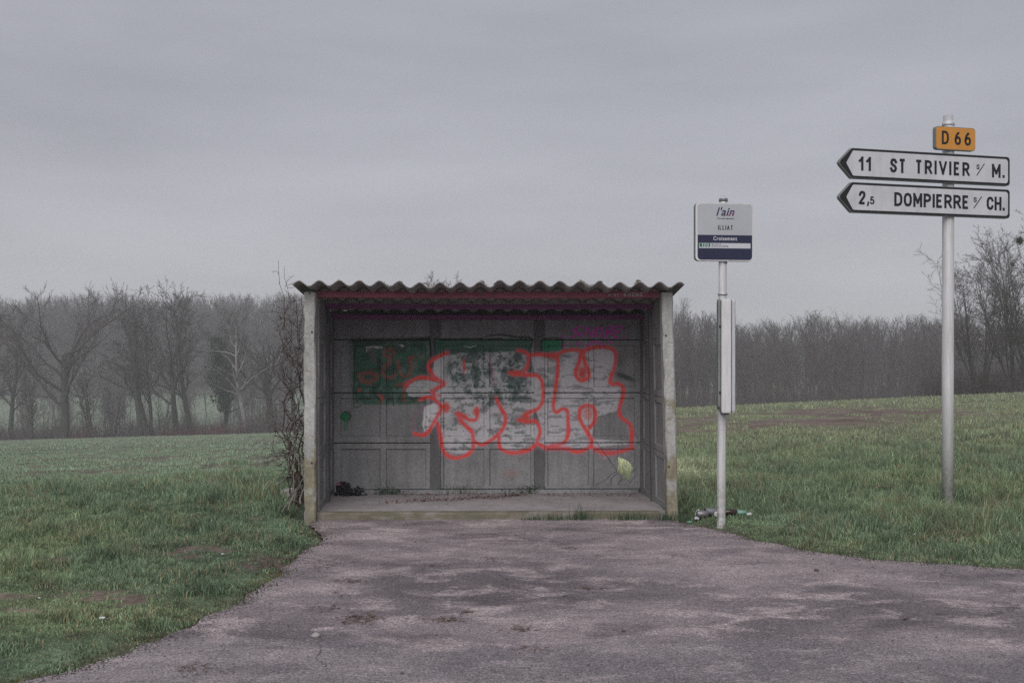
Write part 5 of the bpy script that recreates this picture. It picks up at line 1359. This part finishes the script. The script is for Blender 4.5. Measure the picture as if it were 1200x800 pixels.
# small plants growing along the rear of the floor
def plant(px, py, label, n=60, h=.07, w=.09, mat='leaf_green', cat='plant', grp='weeds rooted along the shelter back wall', Yo=None, s=.014, grassy=False):
    Y_ = Yo or (H-ZF)*FPX/(py-410); Y_ = min(Y_, YF+1.31) if Yo is None else Y_
    X_ = (px-600)/FPX*Y_; z_ = ZF if Yo is None else 0.0
    base = empty('weed' if not grassy else 'grass_tuft', (X_, Y_, z_), 0, label, cat, grp); q = []; st = []
    for k in range(n):
        if grassy:
            a = np.array([r_.normal(0, w*.5), r_.normal(0, .018), 0]); d = r_.normal(0, .25, 3); d[2] = 1; tip = a+d/np.linalg.norm(d)*h*r_.uniform(.5, 1.2); st.append((a, tip, .003))
        else:
            c_ = np.array([r_.normal(0, w*.5), r_.normal(0, .02), abs(r_.normal(.5, .3))*h]); q += leafquad(c_, r_.uniform(.6, 1.2)*s, .8)
            if k % 4 == 0: st.append((np.array([c_[0]*.3, 0, 0]), c_, .0018))
    if q: link('leaves', tri_mesh('leaves', np.array(q), np.arange(len(q)).reshape(-1, 3)), M[mat], base)
    V, F = mesh_twigs(st, r_); link('blades' if grassy else 'stalks', tri_mesh('stalks', V, F), M['leaf_green'], base); return base
plant(449, 579, 'leafy weed right of the black bag'); plant(461, 579, 'bushier leafy weed, second right of the black bag', 80, .07, .10)
plant(536, 577, 'grassy weed at the foot of the left rib of the back wall', 110, .10, .20, grassy=True)
plant(596, 578, 'sparse weed under the middle bay of the back wall', 50, .05, .16); plant(620, 576, 'dark bushy weed at the foot of the right rib of the back wall', 110, .09, .14)
for px, lab, n, h, w in ((648, 'sparse grass tuft against the kerb under the right half', 70, .08, .18), (682, 'tall thin grass tuft against the kerb', 60, .15, .10), (740, 'wide grass tuft against the kerb near the right post', 130, .09, .20), (622, 'short grass tuft against the middle of the kerb', 40, .05, .10), (786, 'grass tuft at the foot of the right post', 120, .09, .16)):
    plant(px, 609, lab, n, h, w, Yo=YF-.05, grp='grass tufts along the shelter kerb', cat='grass tuft', grassy=True)

# litter by the bus stop post
def cyl(name, r, l, mat, loc, rz, label, cat, prof=None, ry=radians(90), parent=None, seg=14, group='litter beside the bus stop post'):
    prof = prof or [(0, .9), (.03, 1), (.97, 1), (1, .9)]
    bm = bmesh.new(); prev = None
    for t, k in prof:
        ring = [bm.verts.new((r*k*cos(2*pi*i/seg)*(1+.08*sin(3*i+t*9)), r*k*sin(2*pi*i/seg), (t-.5)*l)) for i in range(seg)]
        if prev:
            for i in range(seg): bm.faces.new([prev[i], prev[(i+1) % seg], ring[(i+1) % seg], ring[i]])
        else: bm.faces.new(list(reversed(ring)))
        prev = ring
    bm.faces.new(prev); o = from_bm(name, bm, mat, parent, True); o.location = loc; o.rotation_euler = (0, ry, rz)
    if label: tag(o, label, cat, group)
    return o
def gp(px, py, dz=0): 
    Y_ = 9.98+(611-py)*.012; X_ = (px-600)/FPX*Y_; return (X_, Y_, Tz(X_, Y_)+dz+.012)
BOT = [(0, .9), (.04, 1), (.55, 1), (.72, .45), (.97, .38), (1, .42)]
b_ = empty('bottle', gp(860, 610, .035), 0, 'brown bottle with a mint green end, lying right of the post', 'bottle', 'litter beside the bus stop post')
cyl('bottle_body', .028, .15, M['brown_glass'], (-.05, 0, 0), .05, None, None, parent=b_); cyl('bottle_neck', .023, .085, M['mint'], (.07, 0, -.004), .05, None, None, parent=b_, prof=[(0, 1), (.5, .9), (.8, .55), (1, .5)])
cyl('can', .032, .10, M['can'], gp(823, 611, .03), .1, 'dull brown grey can on its side left of the post', 'can')
c_ = empty('can', gp(834, 609, .035), 0, 'grey tin can touching the left side of the post', 'can', 'litter beside the bus stop post')
cyl('can_body', .034, .11, M['alu_dark'], (0, 0, 0), -.05, None, None, parent=c_); cyl('can_lid', .033, .006, M['black'], (-.06, 0, 0), -.05, None, None, parent=c_)
o = crumple('paper_cup', (.022, .020, .036), .7, M['white_plastic'], gp(818, 607, .05), 21, None); tag(o, 'crushed white cup standing upright in the litter left of the post', 'cup', 'litter beside the bus stop post')
o = crumple('paper_scrap', (.022, .02, .014), .7, M['white_plastic'], gp(817, 612, .025), 23, None); tag(o, 'white crumpled scrap below the crushed cup', 'litter', 'litter beside the bus stop post')
o = crumple('paper_scrap', (.022, .02, .020), .7, M['white_plastic'], gp(837, 611.5, .03), 25, None); o.location.y -= .09; tag(o, 'small white scrap in front of the grey tin can', 'litter', 'litter beside the bus stop post')
o = crumple('paper_scrap', (.024, .022, .012), .7, M['white_plastic'], gp(878, 615, .02), 27, None); tag(o, 'white scrap lying alone at the right end of the litter', 'litter', 'litter beside the bus stop post')
o = crumple('plastic_scrap', (.030, .015, .008), .6, M['mint'], gp(808, 606, .02), 29, None); tag(o, 'flat mint green scrap at the left end of the litter', 'litter', 'litter beside the bus stop post')
for px, py, lab, s in ((120, 728, 'white scrap of paper in the turf near the left edge of the asphalt', .020), (261, 652, 'small white scrap on the bare patch below the grass bank', .016), (46, 704, 'tiny white scrap at the far left of the turf', .010), (1072, 628, 'small white scrap in the grass below the direction sign', .010)):
    x_, y_, z_ = ground_at(px, py); s *= .62; o = crumple('paper_scrap', (s*1.3, s, s*.5), .7, M['white_plastic'], (x_, y_, z_+.02), int(px), None); tag(o, lab, 'litter')

# grit, clods and twigs on the asphalt
V, F = [], []
def add_grit(X_, Y_, s):
    o_ = len(V)
    for k in range(4):
        th = k*pi/2+r_.uniform(0, .6); V.append((X_+s*cos(th), Y_+s*sin(th), 0.001))
    V.append((X_+r_.normal(0, s*.2), Y_, s*r_.uniform(.5, .95)))
    for k in range(4): F.append((o_+k, o_+(k+1) % 4, o_+4))
for k in range(1500):
    Y_ = r_.uniform(4.9, 10); X_ = r_.uniform(-.5, .5)*Y_; add_grit(X_, Y_, r_.uniform(.002, .0055))
for k in range(9000):
    a_ = r_.integers(20, len(APRON)-20); p_ = APRON[a_]
    if p_[1] < 4.6 or p_[1] > 10.3 or abs(p_[0]) > 6 : continue
    add_grit(p_[0]+r_.laplace(0, .05), p_[1]+r_.laplace(0, .05), r_.uniform(.002, .0065))
for k in range(70):
    Y_ = r_.uniform(4.9, 9.8); X_ = r_.uniform(-.5, .5)*Y_; add_grit(X_, Y_, r_.uniform(.006, .013))
Vn = np.array(V); k = inside(APRON, Vn[:, 0], Vn[:, 1]); Fn = np.array(F); Fn = Fn[k[Fn].all(1)]
M['grit'] = simple('dark_grit', (.075,.06,.055), .9, 0, .6, 3, .2)
tag(link('grit', tri_mesh('grit', Vn, Fn), M['grit']), 'dark grit and crumbs of earth scattered on the asphalt', None, None, 'stuff')
tw = []; lf = []
for px, py, wpx, n, dy in ((400, 681, 26, 40, 2), (425, 724, 24, 90, 4), (410, 728, 16, 40, 4), (520, 727, 26, 60, 3), (545, 718, 12, 30, 2), (605, 738, 20, 40, 3), (668, 643, 16, 26, 2), (230, 786, 32, 60, 6), (508, 664, 10, 14, 1), (690, 690, 20, 24, 2), (385, 712, 20, 30, 5), (620, 762, 26, 26, 4), (570, 655, 14, 16, 3), (1058, 726, 5, 14, 1), (380, 662, 30, 60, 6)):
    for k in range(n):
        p, q = px+r_.normal(0, wpx*.5), py+r_.normal(0, dy*.6); Y_ = H*FPX/(q-410); X_ = (p-600)/FPX*Y_
        a = np.array([X_, Y_, .004+abs(r_.normal(0, .003))]); th = r_.normal(0, .5); l_ = r_.uniform(.012, .05); tw.append((a, a+np.array([cos(th)*l_, sin(th)*l_, r_.uniform(0, .006)]), r_.uniform(.0015, .003)))
        if k % 3 == 0: lf += leafquad(a, r_.uniform(.004, .010), .3)
V_, F_ = mesh_twigs(tw, r_); lf = np.array(lf); F_ = np.concatenate([F_, np.arange(len(lf)).reshape(-1, 3)+len(V_)]); V_ = np.concatenate([V_, lf])
M['debris'] = simple('plant_debris', (.085,.055,.04), .9, 0, .5, 20, .2)
tag(link('plant_debris', tri_mesh('plant_debris', V_, F_), M['debris']), 'drifts of broken twigs and leaf crumbs on the asphalt', None, None, 'stuff')
for px, py, s, lab in ((369, 746, .02, 'pale round pebble on the asphalt at the left'), (594, 679, .014, 'dark pebble on the asphalt below the kerb'), (957, 669, .016, 'dark pebble on the asphalt below the bus stop post'), (731, 740, .012, 'dark pebble on the open asphalt right of the middle')):
    Y_ = H*FPX/(py-410); blob('pebble', s, (1, .8, .6), .3, M['stone'] if 'pale' in lab else M['grit'], ((px-600)/FPX*Y_, Y_, s*.45), lab, 'pebble', int(px), 2)

# ------------------------------------------------------------------ haze in the air
bm = bmesh.new(); box_bm(bm, -760, 760, -80, 960, -60, 26)
hz = from_bm('haze', bm); me = hz.data
hm = bpy.data.materials.new('haze_air'); hm.use_nodes = True; hm.node_tree.nodes.clear()
ho = hm.node_tree.nodes.new('ShaderNodeOutputMaterial'); hv = hm.node_tree.nodes.new('ShaderNodeVolumePrincipled')
hv.inputs['Color'].default_value = (.96, .97, 1.0, 1); hv.inputs['Density'].default_value = .00120; hv.inputs['Anisotropy'].default_value = 0.0
hm.node_tree.links.new(hv.outputs['Volume'], ho.inputs['Volume']); me.materials.append(hm)
tag(hz, 'thin damp winter mist over the fields', None, None, 'stuff')
